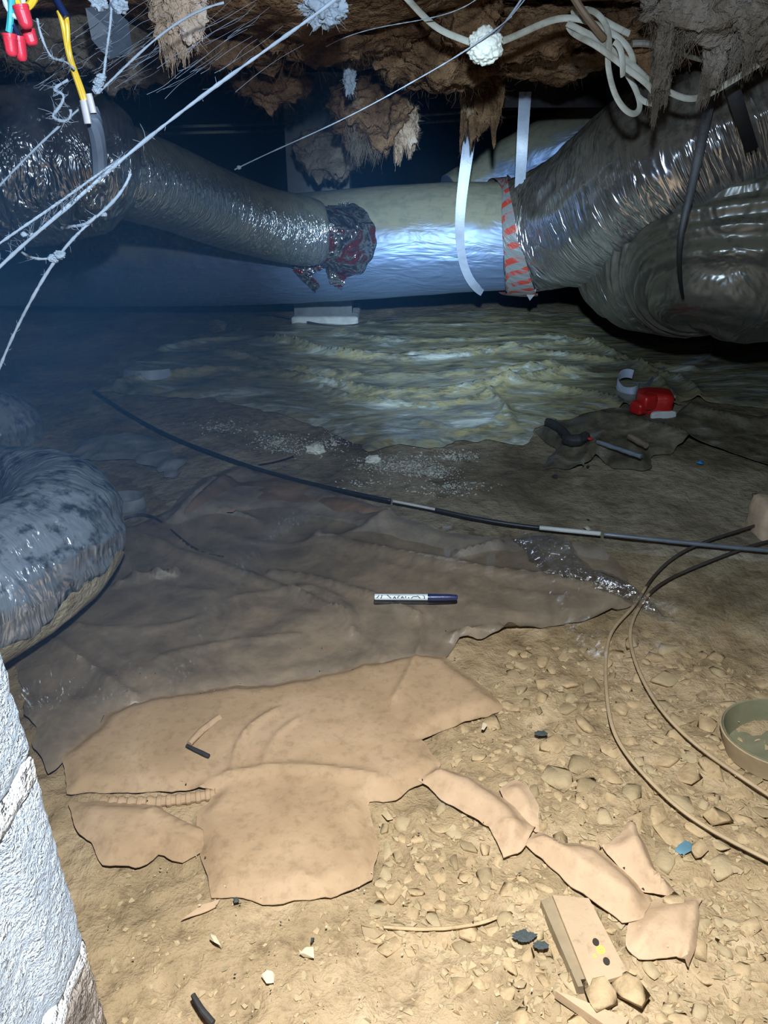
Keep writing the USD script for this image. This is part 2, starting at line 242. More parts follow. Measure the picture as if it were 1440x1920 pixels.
# water: a thin skin that reflects at a grazing view and lets the lamp through, lightly tinted by silt
mat('water_skin', {'g': ('geometry', {}), 'n': ('noise_texture', {'scale': 6, 'detail': 2}), 'b': ('bump', {'strength': .03, 'distance': .02}), 'lw': ('layer_weight', {'blend': .5}), 'pw': ('math', {'math_type': 'power', 'value2': 4.4}), 'fr': ('math', {'math_type': 'multiply_add', 'value2': .98, 'value3': .022}), 't': ('transparent_bsdf', {'color': (.93, .89, .83)}),
     'gl': ('glossy_bsdf', {'roughness': .03, 'color': (.95, .95, .95)}), 'x': ('mix_closure', {})},
    [('g.position', 'n.vector'), ('n.fac', 'b.height'), ('b.normal', 'gl.normal'), ('lw.facing', 'pw.value1'), ('pw.value', 'fr.value1'), ('fr.value', 'x.fac'), ('t.BSDF', 'x.closure1'), ('gl.BSDF', 'x.closure2')], 'x.closure')
MC, MR = np.array([-.72, 1.0, .46]), np.array([1.0, 1.1, .55])
mat('mist', {'g': ('geometry', {}), 'm': ('mapping', {'scale': tuple(1 / MR), 'location': tuple(-MC / MR)}), 'q': ('gradient_texture', {'gradient_type': 'quadratic_sphere'}), 'd': ('math', {'math_type': 'multiply', 'value2': .60}), 'v': ('scatter_volume', {'color': (.16, .47, .95), 'anisotropy': 0.0})},
    [('g.position', 'm.vector'), ('m.vector', 'q.vector'), ('q.fac', 'd.value1'), ('d.value', 'v.density')], None, 'v.volume')

# ------------------------------------------------------------------ setting: ground, walls, ceiling, joists
def heightgrid(xs, ys, zf):
    X, Y = np.meshgrid(xs, ys, indexing='ij'); Z = zf(X, Y); v = np.stack([X, Y, Z], -1).reshape(-1, 3); w = len(ys)
    i, j = np.meshgrid(np.arange(len(xs) - 1), np.arange(w - 1), indexing='ij')
    q = np.stack([i * w + j, (i + 1) * w + j, (i + 1) * w + j + 1, i * w + j + 1], -1).reshape(-1, 4)
    return v, np.vstack([q[:, [0, 1, 2]], q[:, [0, 2, 3]]])
def ground_z(x, y):
    z = terrain(x, y); q = np.stack([x, y, 0 * x], -1)
    n = fbm(q * 45, 4, 5); pond = np.clip((-z - .02) / .03, 0, 1)
    return z + (n - .5) * (.006 + .010 * pond) - np.maximum(0, .45 - fbm(q * 9, 3, 9)) * .02 * pond
floor = thing('floor', kind='structure')
xs = np.r_[np.arange(-3.2, -1.3, .08), np.arange(-1.3, 1.3, .008), np.arange(1.3, 3.21, .08)]
ys = np.r_[np.arange(-1.5, .25, .1), np.arange(.25, 2.3, .008), np.arange(2.3, 4.2, .03), np.arange(4.2, 7.1, .2)]
obj('mud', heightgrid(xs, ys, ground_z), 'mud', floor, smooth=True)
obj('ceiling', box((-3.2, -1.5, 1.14), (3.2, 7, 1.17)), 'joist_wood', kind='structure')
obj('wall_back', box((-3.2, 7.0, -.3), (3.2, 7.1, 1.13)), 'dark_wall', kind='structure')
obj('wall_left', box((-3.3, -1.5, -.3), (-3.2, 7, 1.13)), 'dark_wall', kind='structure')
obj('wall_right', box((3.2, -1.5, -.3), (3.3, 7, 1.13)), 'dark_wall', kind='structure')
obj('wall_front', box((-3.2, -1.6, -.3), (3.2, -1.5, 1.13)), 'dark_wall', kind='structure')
for k, y in enumerate(np.arange(1.62, 5.2, .40)):
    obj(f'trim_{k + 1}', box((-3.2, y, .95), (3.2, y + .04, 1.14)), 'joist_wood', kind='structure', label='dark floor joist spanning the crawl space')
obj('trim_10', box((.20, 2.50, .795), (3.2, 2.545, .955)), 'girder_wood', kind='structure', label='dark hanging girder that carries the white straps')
obj('water', heightgrid(np.linspace(-3.1, 3.1, 40), np.linspace(-1.4, 2.2, 30), lambda x, y: 0 * x), 'water_skin', label='shallow muddy water flooding the near half of the crawl space floor', cat='water', kind='stuff', smooth=False)
# ------------------------------------------------------------------ plastic sheets
def ridge_height(x, y, ridges):
    z = np.zeros_like(x); pts = shapely.points(x, y)
    for px, h, w in ridges:
        line = np.array([G(q[0], q[1], h * .8)[:2] for q in px]); line = spline(line, 40) if len(line) > 2 else line
        d = shapely.distance(pts, sg.LineString(line)); z = z + h * (.45 * np.exp(-(d / w) ** 2) + .55 * np.exp(-d / (w * .45)))
    return z
def sheet(name, px, off, m, cell, label, cat_='plastic sheet', ridges=(), amp=.004, nscale=(9, 20), torn=.004, thick=.0012, lift=None, group=None, seed=0):
    base = np.array([G(*q)[:2] for q in px]); poly = sg.Polygon(base).buffer(0)
    if poly.geom_type != 'Polygon': poly = max(poly.geoms, key=lambda g: g.area)
    ring = np.array(shapely.segmentize(poly.exterior, cell).coords)[:-1]; q3 = np.c_[ring * 30, np.zeros(len(ring))]
    ring = ring + (np.stack([fbm(q3, 4, seed + 1), fbm(q3, 4, seed + 2)], 1) - .5) * torn * 4
    poly = sg.Polygon(ring).buffer(0)
    if poly.geom_type != 'Polygon': poly = max(poly.geoms, key=lambda g: g.area)
    x0, y0, x1, y1 = poly.bounds; xs = np.arange(x0 - cell, x1 + cell * 2, cell); ys = np.arange(y0 - cell, y1 + cell * 2, cell)
    (v, f) = heightgrid(xs, ys, lambda x, y: 0 * x)
    shapely.prepare(poly); cen = v[f].mean(1); keep = shapely.contains_xy(poly, cen[:, 0], cen[:, 1]); f = f[keep]
    u, inv = np.unique(f, return_inverse=True); v = v[u]; f = inv.reshape(f.shape)
    e = np.sort(np.vstack([f[:, [0, 1]], f[:, [1, 2]], f[:, [2, 0]]]), 1); ue, cnt = np.unique(e, axis=0, return_counts=True); b = ue[cnt == 1]
    bi = np.unique(b); ext = poly.exterior
    for i in bi:
        pt = ext.interpolate(ext.project(sg.Point(v[i, :2]))); d = math.hypot(pt.x - v[i, 0], pt.y - v[i, 1])
        if d < cell * 1.2: v[i, :2] = (pt.x, pt.y)
    x, y = v[:, 0], v[:, 1]; q3 = np.stack([x * nscale[0], y * nscale[1], 0 * x + seed], -1)
    near = np.clip(shapely.distance(shapely.points(x, y), ext) / .022, 0, 1); near = .25 + .75 * near * near * (3 - 2 * near)
    z = terrain(x, y) + .004 + (off - .004 + (fbm(q3, 4, seed + 3)) * amp * 2) * near + ridge_height(x, y, ridges)
    if lift is not None: z = z + lift(x, y)
    n = len(v); top = np.c_[x, y, z]; bot = np.c_[x, y, z - thick]
    d = np.vstack([f[:, [0, 1]], f[:, [1, 2]], f[:, [2, 0]]]); key = {tuple(k) for k in b}
    de = np.array([k for k in d if tuple(sorted(k)) in key])
    side = np.vstack([np.c_[de[:, 0], de[:, 0] + n, de[:, 1]], np.c_[de[:, 1], de[:, 0] + n, de[:, 1] + n]])
    return obj(name, (np.vstack([top, bot]), np.vstack([f, f[:, ::-1] + n, side])), m, smooth=50, label=label, cat=cat_, group=group)
RR = []
for k, (pts, h) in enumerate([
    ([(300, 655), (520, 640), (700, 668), (900, 655), (1100, 670), (1300, 690)], .022), ([(220, 720), (420, 690), (600, 712), (760, 735), (960, 712), (1100, 690)], .030),
    ([(520, 640), (640, 665), (760, 672), (930, 660), (1060, 640)], .020), ([(640, 620), (800, 640), (960, 632), (1150, 655)], .014), ([(400, 655), (560, 690), (700, 705), (860, 700), (1010, 690)], .022),
    ([(690, 605), (820, 612), (1010, 606)], .012), ([(600, 725), (760, 758), (900, 745), (980, 700), (1040, 680)], .018), ([(900, 730), (940, 760), (960, 800)], .016),
    ([(930, 718), (1040, 726), (1180, 760)], .022), ([(1100, 640), (1220, 700), (1262, 760)], .02), ([(1210, 690), (1285, 715), (1300, 770)], .022), ([(780, 790), (880, 812), (950, 770)], .010)]):
    RR.append((pts, h * .85, h * .5 + .004))
sheet('plastic_sheet', [(180, 738), (240, 690), (330, 640), (560, 607), (700, 598), (900, 586), (1080, 590), (1200, 632), (1320, 640), (1560, 650), (1560, 770), (1400, 765), (1300, 752), (1250, 770), (1180, 765), (1120, 775), (1060, 790), (1010, 800), (990, 835), (870, 829), (820, 842), (760, 838), (690, 850), (650, 826), (600, 802), (480, 770), (380, 748)],
      .004, 'rear_sheet', .011, 'wide rumpled olive plastic ground sheet in folds under the main duct', ridges=RR, amp=.008, nscale=(2.5, 9), torn=.010, seed=11)
sheet('plastic_sheet', [(1000, 815), (1060, 795), (1120, 778), (1180, 768), (1240, 790), (1290, 770), (1400, 785), (1560, 800), (1560, 905), (1440, 882), (1340, 850), (1290, 842), (1230, 860), (1215, 885), (1150, 880), (1120, 868), (1090, 885), (1020, 882), (1040, 850)],
      .008, 'flap_sheet', .009, 'muddy brown plastic flap crossing below the red jug on the right', ridges=[([(1110, 790), (1230, 805), (1330, 835), (1440, 870), (1540, 900)], .034, .035), ([(1290, 765), (1350, 785), (1440, 800)], .022, .022), ([(1040, 800), (1080, 840), (1150, 850)], .018, .02), ([(1080, 880), (1110, 850), (1130, 820)], .02, .02)], amp=.012, nscale=(7, 12), torn=.008, seed=12)
sheet('plastic_sheet', [(150, 830), (230, 815), (300, 825), (345, 870), (330, 905), (290, 880), (240, 865), (170, 870), (130, 855)], .008, 'grey_film', .008, 'torn grey film scrap on the mud behind the coiled duct', amp=.008, torn=.01, seed=13)
DR = [([(230, 985), (340, 1040), (460, 1085), (560, 1125), (630, 1155), (660, 1190)], 0.0120, 0.0096), ([(510, 1078), (600, 1095), (690, 1120), (780, 1160)], 0.0135, 0.0096), ([(560, 1110), (620, 1125), (660, 1165)], 0.0135, 0.0160),
      ([(590, 1015), (700, 1035), (850, 1062), (1000, 1085), (1150, 1110)], 0.0135, 0.0112), ([(220, 1090), (280, 1076), (330, 1070)], 0.0260, 0.0050), ([(850, 1188), (930, 1178), (1010, 1175)], 0.0230, 0.0080), ([(480, 1150), (640, 1170)], 0.0075, 0.0240),
      ([(785, 1160), (790, 1200), (780, 1235)], 0.0120, 0.0048), ([(980, 1215), (1080, 1175), (1150, 1145)], 0.0105, 0.0064), ([(100, 1210), (160, 1250), (250, 1310)], 0.0135, 0.0112), ([(420, 960), (480, 985)], 0.0120, 0.0096), ([(330, 975), (370, 930), (400, 900)], 0.0150, 0.0160), ([(600, 1020), (680, 1000), (730, 960)], 0.0105, 0.0160), ([(860, 1045), (900, 1030), (935, 1020)], 0.0165, 0.0096)]
DR += [([(265, 985), (345, 1025), (480, 1090), (640, 1165)], .007, .005), ([(250, 1085), (330, 1110), (400, 1120)], .006, .005), ([(440, 1130), (520, 1122), (590, 1135)], .006, .006), ([(150, 1180), (260, 1190), (380, 1165)], .006, .006), ([(300, 1240), (420, 1215), (560, 1200)], .006, .007), ([(120, 1150), (170, 1200), (230, 1245)], .007, .006),
       ([(400, 1000), (520, 1030), (600, 1020)], .006, .006), ([(700, 1060), (760, 1080), (840, 1090)], .006, .006), ([(880, 1090), (960, 1120), (1060, 1130)], .006, .006), ([(640, 1190), (700, 1220), (720, 1250)], .006, .006), ([(850, 1110), (900, 1150), (990, 1160)], .005, .005), ([(560, 975), (640, 985), (720, 990)], .006, .006)]
sheet('plastic_sheet', [(10, 1185), (60, 1140), (130, 1080), (230, 1000), (320, 960), (370, 905), (450, 880), (530, 893), (600, 918), (690, 958), (760, 978), (830, 1002), (930, 1012), (1010, 1008), (1130, 1030), (1175, 1080), (1180, 1145), (1080, 1172), (1000, 1185), (860, 1212), (830, 1250), (700, 1260), (540, 1290), (350, 1310), (200, 1345), (140, 1430), (90, 1450), (50, 1330)],
      .006, 'dark_sheet', .0075, 'large dark brown sunken plastic sheet under the water around the marker', ridges=DR, amp=.007, nscale=(5, 11), torn=.006, seed=14)
sheet('plastic_sheet', [(345, 960), (380, 900), (450, 876), (540, 893), (640, 930), (735, 962), (680, 990), (560, 965), (470, 950), (420, 945), (370, 975), (330, 985)], .006, 'red_brown_sheet', .0075, 'reddish brown plastic fold lifting from the water below the long cable', amp=.007, ridges=[([(340, 975), (380, 935), (420, 900)], .016, .02)], torn=.006, seed=15)
sheet('plastic_sheet', [(955, 1015), (1010, 1008), (1075, 1025), (1110, 1075), (1170, 1100), (1215, 1140), (1250, 1190), (1220, 1185), (1160, 1140), (1090, 1112), (1040, 1112), (985, 1065)], .012, 'clear_film', .004, 'shiny clear plastic film poking out of the water beside the thin wires', amp=.010, nscale=(45, 9), torn=.004, seed=16, lift=lambda x, y: np.maximum(0, .004 - terrain(x, y) - .022))
sheet('plastic_sheet', [(820, 1030), (850, 1042), (880, 1040), (940, 1022), (925, 1040), (890, 1058), (830, 1052)], .014, 'clear_film', .004, 'small shiny film scrap at the water edge above the marker', amp=.010, nscale=(30, 30), torn=.003, seed=17)
sheet('plastic_sheet', [(200, 1345), (300, 1312), (420, 1298), (540, 1284), (640, 1262), (720, 1243), (800, 1234), (835, 1242), (880, 1275), (946, 1332), (905, 1356), (850, 1370), (786, 1396), (830, 1442), (795, 1472), (740, 1503), (692, 1512), (705, 1600), (700, 1655), (610, 1690), (500, 1700), (400, 1690), (372, 1600), (366, 1530), (404, 1492), (260, 1492), (130, 1496), (120, 1425)],
      .013, 'silt_sheet', .006, 'big tan silt coated plastic sheet lying sunken in mid water', ridges=[([(360, 1490), (440, 1462), (560, 1450), (700, 1468)], .010, .008), ([(780, 1240), (770, 1265), (740, 1320)], .008, .007), ([(440, 1450), (460, 1390), (520, 1345)], .009, .006), ([(500, 1440), (520, 1395), (560, 1365)], .006, .006), ([(786, 1396), (905, 1352)], .008, .006), ([(560, 1650), (620, 1700)], .006, .007)], amp=.005, nscale=(6, 7), torn=.004, seed=18)
sheet('plastic_sheet', [(125, 1505), (230, 1512), (300, 1522), (345, 1545), (382, 1570), (376, 1605), (345, 1626), (305, 1608), (255, 1640), (195, 1625), (150, 1570)], .012, 'silt_sheet', .006, 'rounded tan sunken plastic scrap between the near pier and the big tan sheet', ridges=[([(290, 1525), (380, 1568)], .010, .007)], amp=.005, torn=.004, seed=19)
sheet('plastic_strip', [(785, 1472), (812, 1443), (880, 1465), (945, 1507), (1002, 1562), (986, 1600), (945, 1616), (915, 1560), (880, 1535), (830, 1510)], .022, 'silt_strip', .005, 'upper of the tan torn plastic strips, pointing at the big tan sheet', 'plastic strip', group='torn tan plastic strips', ridges=[([(915, 1560), (980, 1570)], .006, .006), ([(985, 1600), (1003, 1560)], .010, .005)], amp=.004, torn=.003, seed=20)
sheet('plastic_strip', [(930, 1485), (962, 1472), (992, 1485), (1012, 1520), (1014, 1578), (985, 1555)], .015, 'silt_strip', .005, 'small rounded plastic scrap tucked behind the upper torn strip', 'plastic strip', group='torn tan plastic strips', amp=.004, torn=.003, seed=21)
sheet('plastic_strip', [(978, 1598), (1008, 1566), (1060, 1595), (1120, 1600), (1150, 1625), (1192, 1668), (1215, 1700), (1200, 1738), (1165, 1742), (1100, 1692), (1035, 1645)], .024, 'silt_strip', .005, 'long middle torn plastic strip running down to the punched board', 'plastic strip', group='torn tan plastic strips', amp=.004, ridges=[([(1000, 1590), (1100, 1650), (1190, 1715)], .006, .02)], torn=.003, seed=22)
sheet('plastic_strip', [(1125, 1592), (1165, 1575), (1182, 1547), (1205, 1590), (1225, 1640), (1270, 1690), (1245, 1692), (1200, 1680), (1165, 1640)], .019, 'silt_strip', .005, 'triangular plastic scrap with a raised peak right of the long strip', 'plastic strip', group='torn tan plastic strips', amp=.006, ridges=[([(1182, 1555), (1210, 1625), (1245, 1680)], .012, .009)], torn=.004, seed=23)
sheet('plastic_strip', [(1172, 1745), (1205, 1700), (1250, 1690), (1312, 1690), (1305, 1745), (1288, 1822), (1268, 1800), (1195, 1808), (1172, 1785)], .017, 'silt_strip', .005, 'square torn plastic piece at the lower end of the strips', 'plastic strip', group='torn tan plastic strips', amp=.004, ridges=[([(1302, 1700), (1296, 1750), (1280, 1810)], .010, .005)], torn=.003, seed=24)
sheet('plastic_strip', [(340, 1735), (380, 1700), (410, 1690), (405, 1705), (370, 1722)], .012, 'silt_strip', .005, 'small pointed tan flake below the left end of the big tan sheet', 'plastic strip', group='torn tan plastic strips', torn=.002, seed=25)

# ------------------------------------------------------------------ ducts
def duct_part(name, pts, radii, m, parent, n=160, sides=96, wr=None, ref=None, seed=0, label=None):
    c = spline(np.array([list(p) + [r] for p, r in zip(pts, radii)]), n); r = c[:, 3]; c = c[:, :3]
    if wr is None: wr = lambda u, t: 1 + .03 * (fbm(np.stack([u * 14 + t * 2, t * 2.5, 0 * u + seed], -1), 4, seed) - .5)
    v, f, uv = sweep(c, r, None, (0, .999, .05) if ref is None else ref, sides, disp=wr)
    return obj(name, (v, f), m, parent, smooth=True, uv=uv, label=label)
def wrinkle(a, ku, kt, tw, seed, fine=.01, fu=40):
    def w(u, t):
        ph = u * ku + tw * np.sin(t)
        n1 = fbm(np.stack([ph, np.cos(t) * kt, np.sin(t) * kt], -1), 3, seed); n1 = 1 - np.abs(2 * n1 - 1) * 1.6
        n2 = fbm(np.stack([u * fu + 3 * np.sin(t), np.cos(t) * kt * 2, np.sin(t) * kt * 2 + 5], -1), 3, seed + 3)
        return 1 + a * (n1 - .5) + fine * (n2 - .5)
    return w
md = thing('main_duct', 'straight foil wrapped main duct crossing the middle under the joists', 'duct', 'foil ducts')
duct_part('jacket', [P(955, 445, 2.60), P(900, 446, 2.60), P(780, 452, 2.62), P(640, 462, 2.66), P(450, 474, 2.75), P(200, 480, 2.85), P(-150, 482, 2.95)], [.168, .170, .176, .178, .178, .178, .178], 'main_foil', md, 220, 96, wrinkle(.012, 6, 1.2, .3, 3, .010, 22))
bd = thing('branch_duct', 'slim foil branch duct sloping from the top left into the main duct', 'duct')
duct_part('jacket', [P(606, 438, 2.45), P(590, 437, 2.44), P(520, 424, 2.38), P(420, 394, 2.25), P(320, 354, 2.05), P(240, 326, 1.90), P(170, 300, 1.80)], [.084, .096, .101, .102, .102, .102, .100], 'branch_foil', bd, 220, 96, wrinkle(.012, 10, 1.5, .3, 5, .012, 60))
tc = P(612, 440, 2.46)
duct_part('tape_collar', [P(585, 437, 2.445), P(605, 440, 2.45), P(625, 446, 2.47), P(650, 452, 2.52)], [.083, .080, .088, .11], 'crumpled_tape', bd, 60, 80, (lambda u, t, w=wrinkle(.09, 9, 1.6, .8, 8, .02, 30): w(u, t) + .018 * np.sin(t * 13 + u * 40)), label='crumpled red and foil joint tape')
def tape_patch(parent, px, Y0, m, seed, name='tape_strip', bow=.0):
    base = np.array([P(a, b, Y0) for a, b in px]); poly = sg.Polygon([(a, b) for a, b in px]); g = []
    x0, y0, x1, y1 = poly.bounds; N = 22; xs = np.linspace(x0, x1, N); ys = np.linspace(y0, y1, N)
    v, f = heightgrid(xs, ys, lambda x, y: 0 * x); keep = shapely.contains_xy(poly, v[f].mean(1)[:, 0], v[f].mean(1)[:, 1]); f = f[keep]
    return v, f
def on_duct(px, py, Y0, R, cY, cz):
    """First point of the ray through the pixel on a cylinder along x of radius R centred at (cY, cz)."""
    r = ray(px, py); o = EYE; a = r[1] ** 2 + r[2] ** 2; b = 2 * ((o[1] - cY) * r[1] + (o[2] - cz) * r[2]); c = (o[1] - cY) ** 2 + (o[2] - cz) ** 2 - R * R
    D = b * b - 4 * a * c
    t = (-b - math.sqrt(D)) / (2 * a) if D > 0 else -b / (2 * a)
    return o + r * t
mdc = P(640, 462, 2.66)
for k, px in enumerate([[(590, 390), (655, 380), (652, 455), (600, 470)], [(600, 465), (652, 450), (650, 520), (640, 542), (618, 530)], [(545, 500), (600, 478), (612, 500), (570, 520)], [(548, 505), (570, 500), (600, 535), (590, 548)]]):
    poly = sg.Polygon(px); x0, y0, x1, y1 = poly.bounds; xs = np.linspace(x0, x1, 20); ys = np.linspace(y0, y1, 20)
    v, f = heightgrid(xs, ys, lambda x, y: 0 * x); f = f[shapely.contains_xy(poly, v[f].mean(1)[:, 0], v[f].mean(1)[:, 1])]
    w = np.array([on_duct(a, b, 2.66, .188 + .016 * float(fbm(np.array([a * .09, b * .09, k]), 3, 4)), mdc[1], mdc[2]) for a, b, _ in v])
    u_, inv = np.unique(f, return_inverse=True); w = w[u_]; f = inv.reshape(f.shape)
    obj('tape_strip', (np.vstack([w, w + [0, .002, 0]]), np.vstack([f[:, ::-1], f + len(w)])), 'crumpled_tape', md, smooth=30, label='crumpled red joint tape')
fd = thing('flex_duct', 'large crinkled foil flex duct rising to the upper right from the striped tape', 'duct')
duct_part('jacket', [P(952, 446, 2.60), P(1000, 438, 2.575), P(1060, 420, 2.50), P(1150, 382, 2.14), P(1260, 308, 1.92), P(1380, 240, 1.86), P(1560, 165, 1.86), np.array([2.0, 2.2, .80]), np.array([2.9, 2.4, .80])], [.170, .180, .190, .196, .188, .176, .168, .165, .165], 'flex_foil', fd, 420, 120, wrinkle(.075, 6, 1.5, 2.6, 21, .035, 30))
v, f, uv = sweep(spline([P(934, 446, 2.60), P(950, 446, 2.60), P(968, 446, 2.592), P(984, 444, 2.585)], 14), np.r_[np.linspace(.181, .185, 7), np.linspace(.185, .191, 7)], None, (0, .999, .05), 90, cap=False)
v = v + np.c_[(mdc[2] - v[:, 2]) * .13, 0 * v[:, 0], 0 * v[:, 0]]
obj('tape_collar', (v, f), 'striped_tape', fd, smooth=True, uv=uv, label='foil joint tape with slanting red bars')
tb = P(995, 540, 2.50)
obj('tape_tail', trimesh.Trimesh(np.array([tb + d for d in [(-.018, 0, .01), (.022, 0, .01), (.016, .003, -.022), (.002, .006, -.042), (-.014, .003, -.018), (-.018, .003, .01), (.022, .003, .01), (.016, .006, -.022), (.002, .009, -.042), (-.014, .006, -.018)]]), [[0, 4, 1], [1, 4, 2], [2, 4, 3], [5, 6, 9], [6, 7, 9], [7, 8, 9], [0, 5, 4], [4, 5, 9], [4, 9, 3], [3, 9, 8], [3, 8, 2], [2, 8, 7], [2, 7, 1], [1, 7, 6]], process=False), 'grey_film', fd, smooth=False, label='loose pointed tape end')
bu = thing('flex_duct', 'fat dusty bulging flex duct elbow low on the right under the black strap', 'duct')
bc = [np.array([2.9, 1.80, .40]), np.array([1.9, 1.84, .44]), P(1620, 450, 1.86), P(1440, 452, 1.86), P(1330, 454, 1.87), P(1285, 458, 2.00), P(1240, 468, 2.18), P(1205, 478, 2.38), P(1195, 482, 2.50)]
wb = wrinkle(.05, 3.5, 1.6, 2.4, 31, .035, 26)
def bulge_w(u, t):  # drawn in where the black strap holds it, folds fanning out from there
    L = -.12 + sum(np.linalg.norm(bc[k] - bc[k + 1]) for k in range(5))
    return wb(u, t) - .17 * np.exp(-((u - L) / .05) ** 2) + .035 * np.sin(t * 17 + 5 * np.sin(t * 3) + u * 9) * np.exp(-((u - L) / .15) ** 2)
duct_part('jacket', bc, [.225, .225, .225, .228, .228, .226, .224, .205, .160], 'bulge_foil', bu, 460, 140, bulge_w)
bk = thing('flex_duct', 'dim flex duct far back, glimpsed above the main duct between the white straps', 'duct')
duct_part('jacket', [P(850, 380, 3.25), P(940, 335, 3.25), P(1010, 300, 3.2), P(1100, 260, 3.15), P(1250, 200, 3.1)], [.11, .125, .13, .13, .13], 'main_foil', bk, 80, 60, wrinkle(.04, 9, 1.2, 1, 41))
tr = thing('trunk_duct', 'dark crinkled foil trunk duct at the upper left edge', 'duct')
duct_part('jacket', [P(-260, 335, 1.66), P(-40, 322, 1.68), P(100, 308, 1.72), P(170, 303, 1.76), P(222, 306, 1.80)], [.150, .150, .148, .140, .105], 'trunk_foil', tr, 160, 110, wrinkle(.08, 12, 1.8, 1.0, 51, .05, 50))
nd = thing('coiled_duct', 'bent grey foil flex duct lying half sunk in the water at the left', 'duct')
NP = [P(-330, 1215, .84), P(-150, 1165, .90), P(0, 1092, 1.0), P(88, 1030, 1.10), P(122, 975, 1.21), P(95, 932, 1.31), P(20, 912, 1.38), P(-70, 890, 1.46), P(-130, 852, 1.56), P(-60, 822, 1.68), P(-10, 812, 1.78), P(-80, 790, 1.92), P(-260, 785, 1.98)]
NR = [.104, .105, .105, .106, .102, .090, .080, .080, .090, .104, .110, .110, .110]
duct_part('jacket', NP, NR, 'near_foil', nd, 320, 120, wrinkle(.11, 9, 1.6, 1.0, 61, .035, 36), ref=(0, .05, 1))
# torn band of wet glass wool along its waterline
c = spline(np.array([list(p) + [r] for p, r in zip(NP, NR)]), 320)[24:150]
w0 = []; 
tt, aa, bb = frames(c[:, :3], np.broadcast_to((0, .05, 1.0), (len(c), 3)))
sgn = np.sign((aa @ np.array([0, -1.0, 0]))[:, None]); out = aa * np.where(np.cross(tt, [0, 0, 1.0]) @ np.array([1, 0, 0]) > -9, 1, 1)[:, None]
side = np.cross(tt, [0, 0, 1.0]); side /= np.linalg.norm(side, axis=1, keepdims=True)
cen = NP[5]; 
ang = np.linspace(-1.25, -.30, 14); vv = []
for i in range(len(c)):
    o = side[i]
    for j, a in enumerate(ang):
        k = (1.065 + .05 * (float(fbm(np.array([i * .16, j * .4, 3]), 3, 9)) - .5)); top = 1 if j < 13 else 1
        aj = a + (j / 13) ** 2 * .38 * (float(fbm(np.array([i * .11, 0, 7]), 4, 19)) - .5) * 2
        vv.append(c[i, :3] + c[i, 3] * k * (math.cos(aj) * o + math.sin(aj) * np.array([0, 0, 1])))
vv = np.array(vv); n = len(ang); i, j = np.meshgrid(np.arange(len(c) - 1), np.arange(n - 1), indexing='ij')
q = np.stack([i * n + j, (i + 1) * n + j, (i + 1) * n + j + 1, i * n + j + 1], -1).reshape(-1, 4)
inn = vv - np.repeat(c[:, :3], n, 0); inn = vv - inn * .05
ff = np.vstack([q[:, [0, 1, 2]], q[:, [0, 2, 3]]])
obj('torn_wool', (np.vstack([vv, inn]), np.vstack([ff, ff[:, ::-1] + len(vv)])), 'fibreglass_wet', nd, smooth=60, label='beige wet glass wool showing under the torn foil')
# ------------------------------------------------------------------ piers
def rough_block(lo, hi, step, amp, seed, groove=False, freq=60):
    m = box(lo, hi); nx = [max(2, int((b - a) / step)) for a, b in zip(lo, hi)]; parts = []
    for ax in range(3):
        o = [k for k in range(3) if k != ax]
        for s in (0, 1):
            A, B = np.meshgrid(np.linspace(lo[o[0]], hi[o[0]], nx[o[0]] + 1), np.linspace(lo[o[1]], hi[o[1]], nx[o[1]] + 1), indexing='ij')
            v = np.zeros(A.shape + (3,)); v[..., o[0]] = A; v[..., o[1]] = B; v[..., ax] = (hi if s else lo)[ax]; w = B.shape[1]
            i, j = np.meshgrid(np.arange(A.shape[0] - 1), np.arange(w - 1), indexing='ij')
            q = np.stack([i * w + j, (i + 1) * w + j, (i + 1) * w + j + 1, i * w + j + 1], -1).reshape(-1, 4)
            if (s == 1) == (ax == 1): q = q[:, ::-1]
            parts.append(trimesh.Trimesh(v.reshape(-1, 3), np.vstack([q[:, [0, 1, 2]], q[:, [0, 2, 3]]]), process=False))
    m = cat(parts); m.merge_vertices(); v = np.array(m.vertices); c = (np.array(lo) + hi) / 2; h = (np.array(hi) - lo) / 2
    d = (v - c) / h; edge = np.sort(h - abs(v - c), axis=1)[:, 1]
    nrm = np.where(abs(d) > .999, np.sign(d), 0); nrm = nrm / np.maximum(np.linalg.norm(nrm, axis=1, keepdims=True), 1e-9)
    v = v + nrm * ((fbm(v * freq, 4, seed) - .5) * amp - .006 * np.exp(-edge / .006))[:, None]
    if groove:  # end recess of a hollow block, its rim a flat band at the far edge
        on = d[:, 0] > .98; g = 1 / (1 + np.exp(-(hi[1] - .060 - v[:, 1]) / .0025)); v[on, 0] -= .009 * g[on]
    m.vertices = v; return m
pr = thing('block_pier', 'pale rough concrete block pier standing in the water at the left front', 'pier', loc=(-.45, .2, 0))
for k, (z0, z1) in enumerate([(-.12, .084), (.095, .294), (.306, .494), (.506, .70), (.712, .95)]):
    obj('block', rough_block((-.65, .0, z0), (-.25, .40, z1), .0055 if k < 3 else .03, .0065, 70 + k, k == 1, 120), 'stained_block' if k == 0 else 'painted_block', pr, smooth=50, label='brown stained bottom block' if k == 0 else None)
for z in (.09, .30, .50, .708):
    obj('mortar_joint', rough_block((-.64, .01, z - .014), (-.2495, .399, z + .014), .005, .010, int(z * 100)), 'mortar', pr, smooth=50)
fp = thing('concrete_pier', 'square concrete pier behind the main duct on a pale footing', 'pier', loc=tuple(G(608, 612)))
g0 = G(608, 612); yb = g0[1]; s = yb * .895 / FPX * 1.06
obj('column', box((g0[0] - .118, yb + .05, g0[2] - .02), (g0[0] + .105, yb + .27, .915)), 'far_concrete', fp)
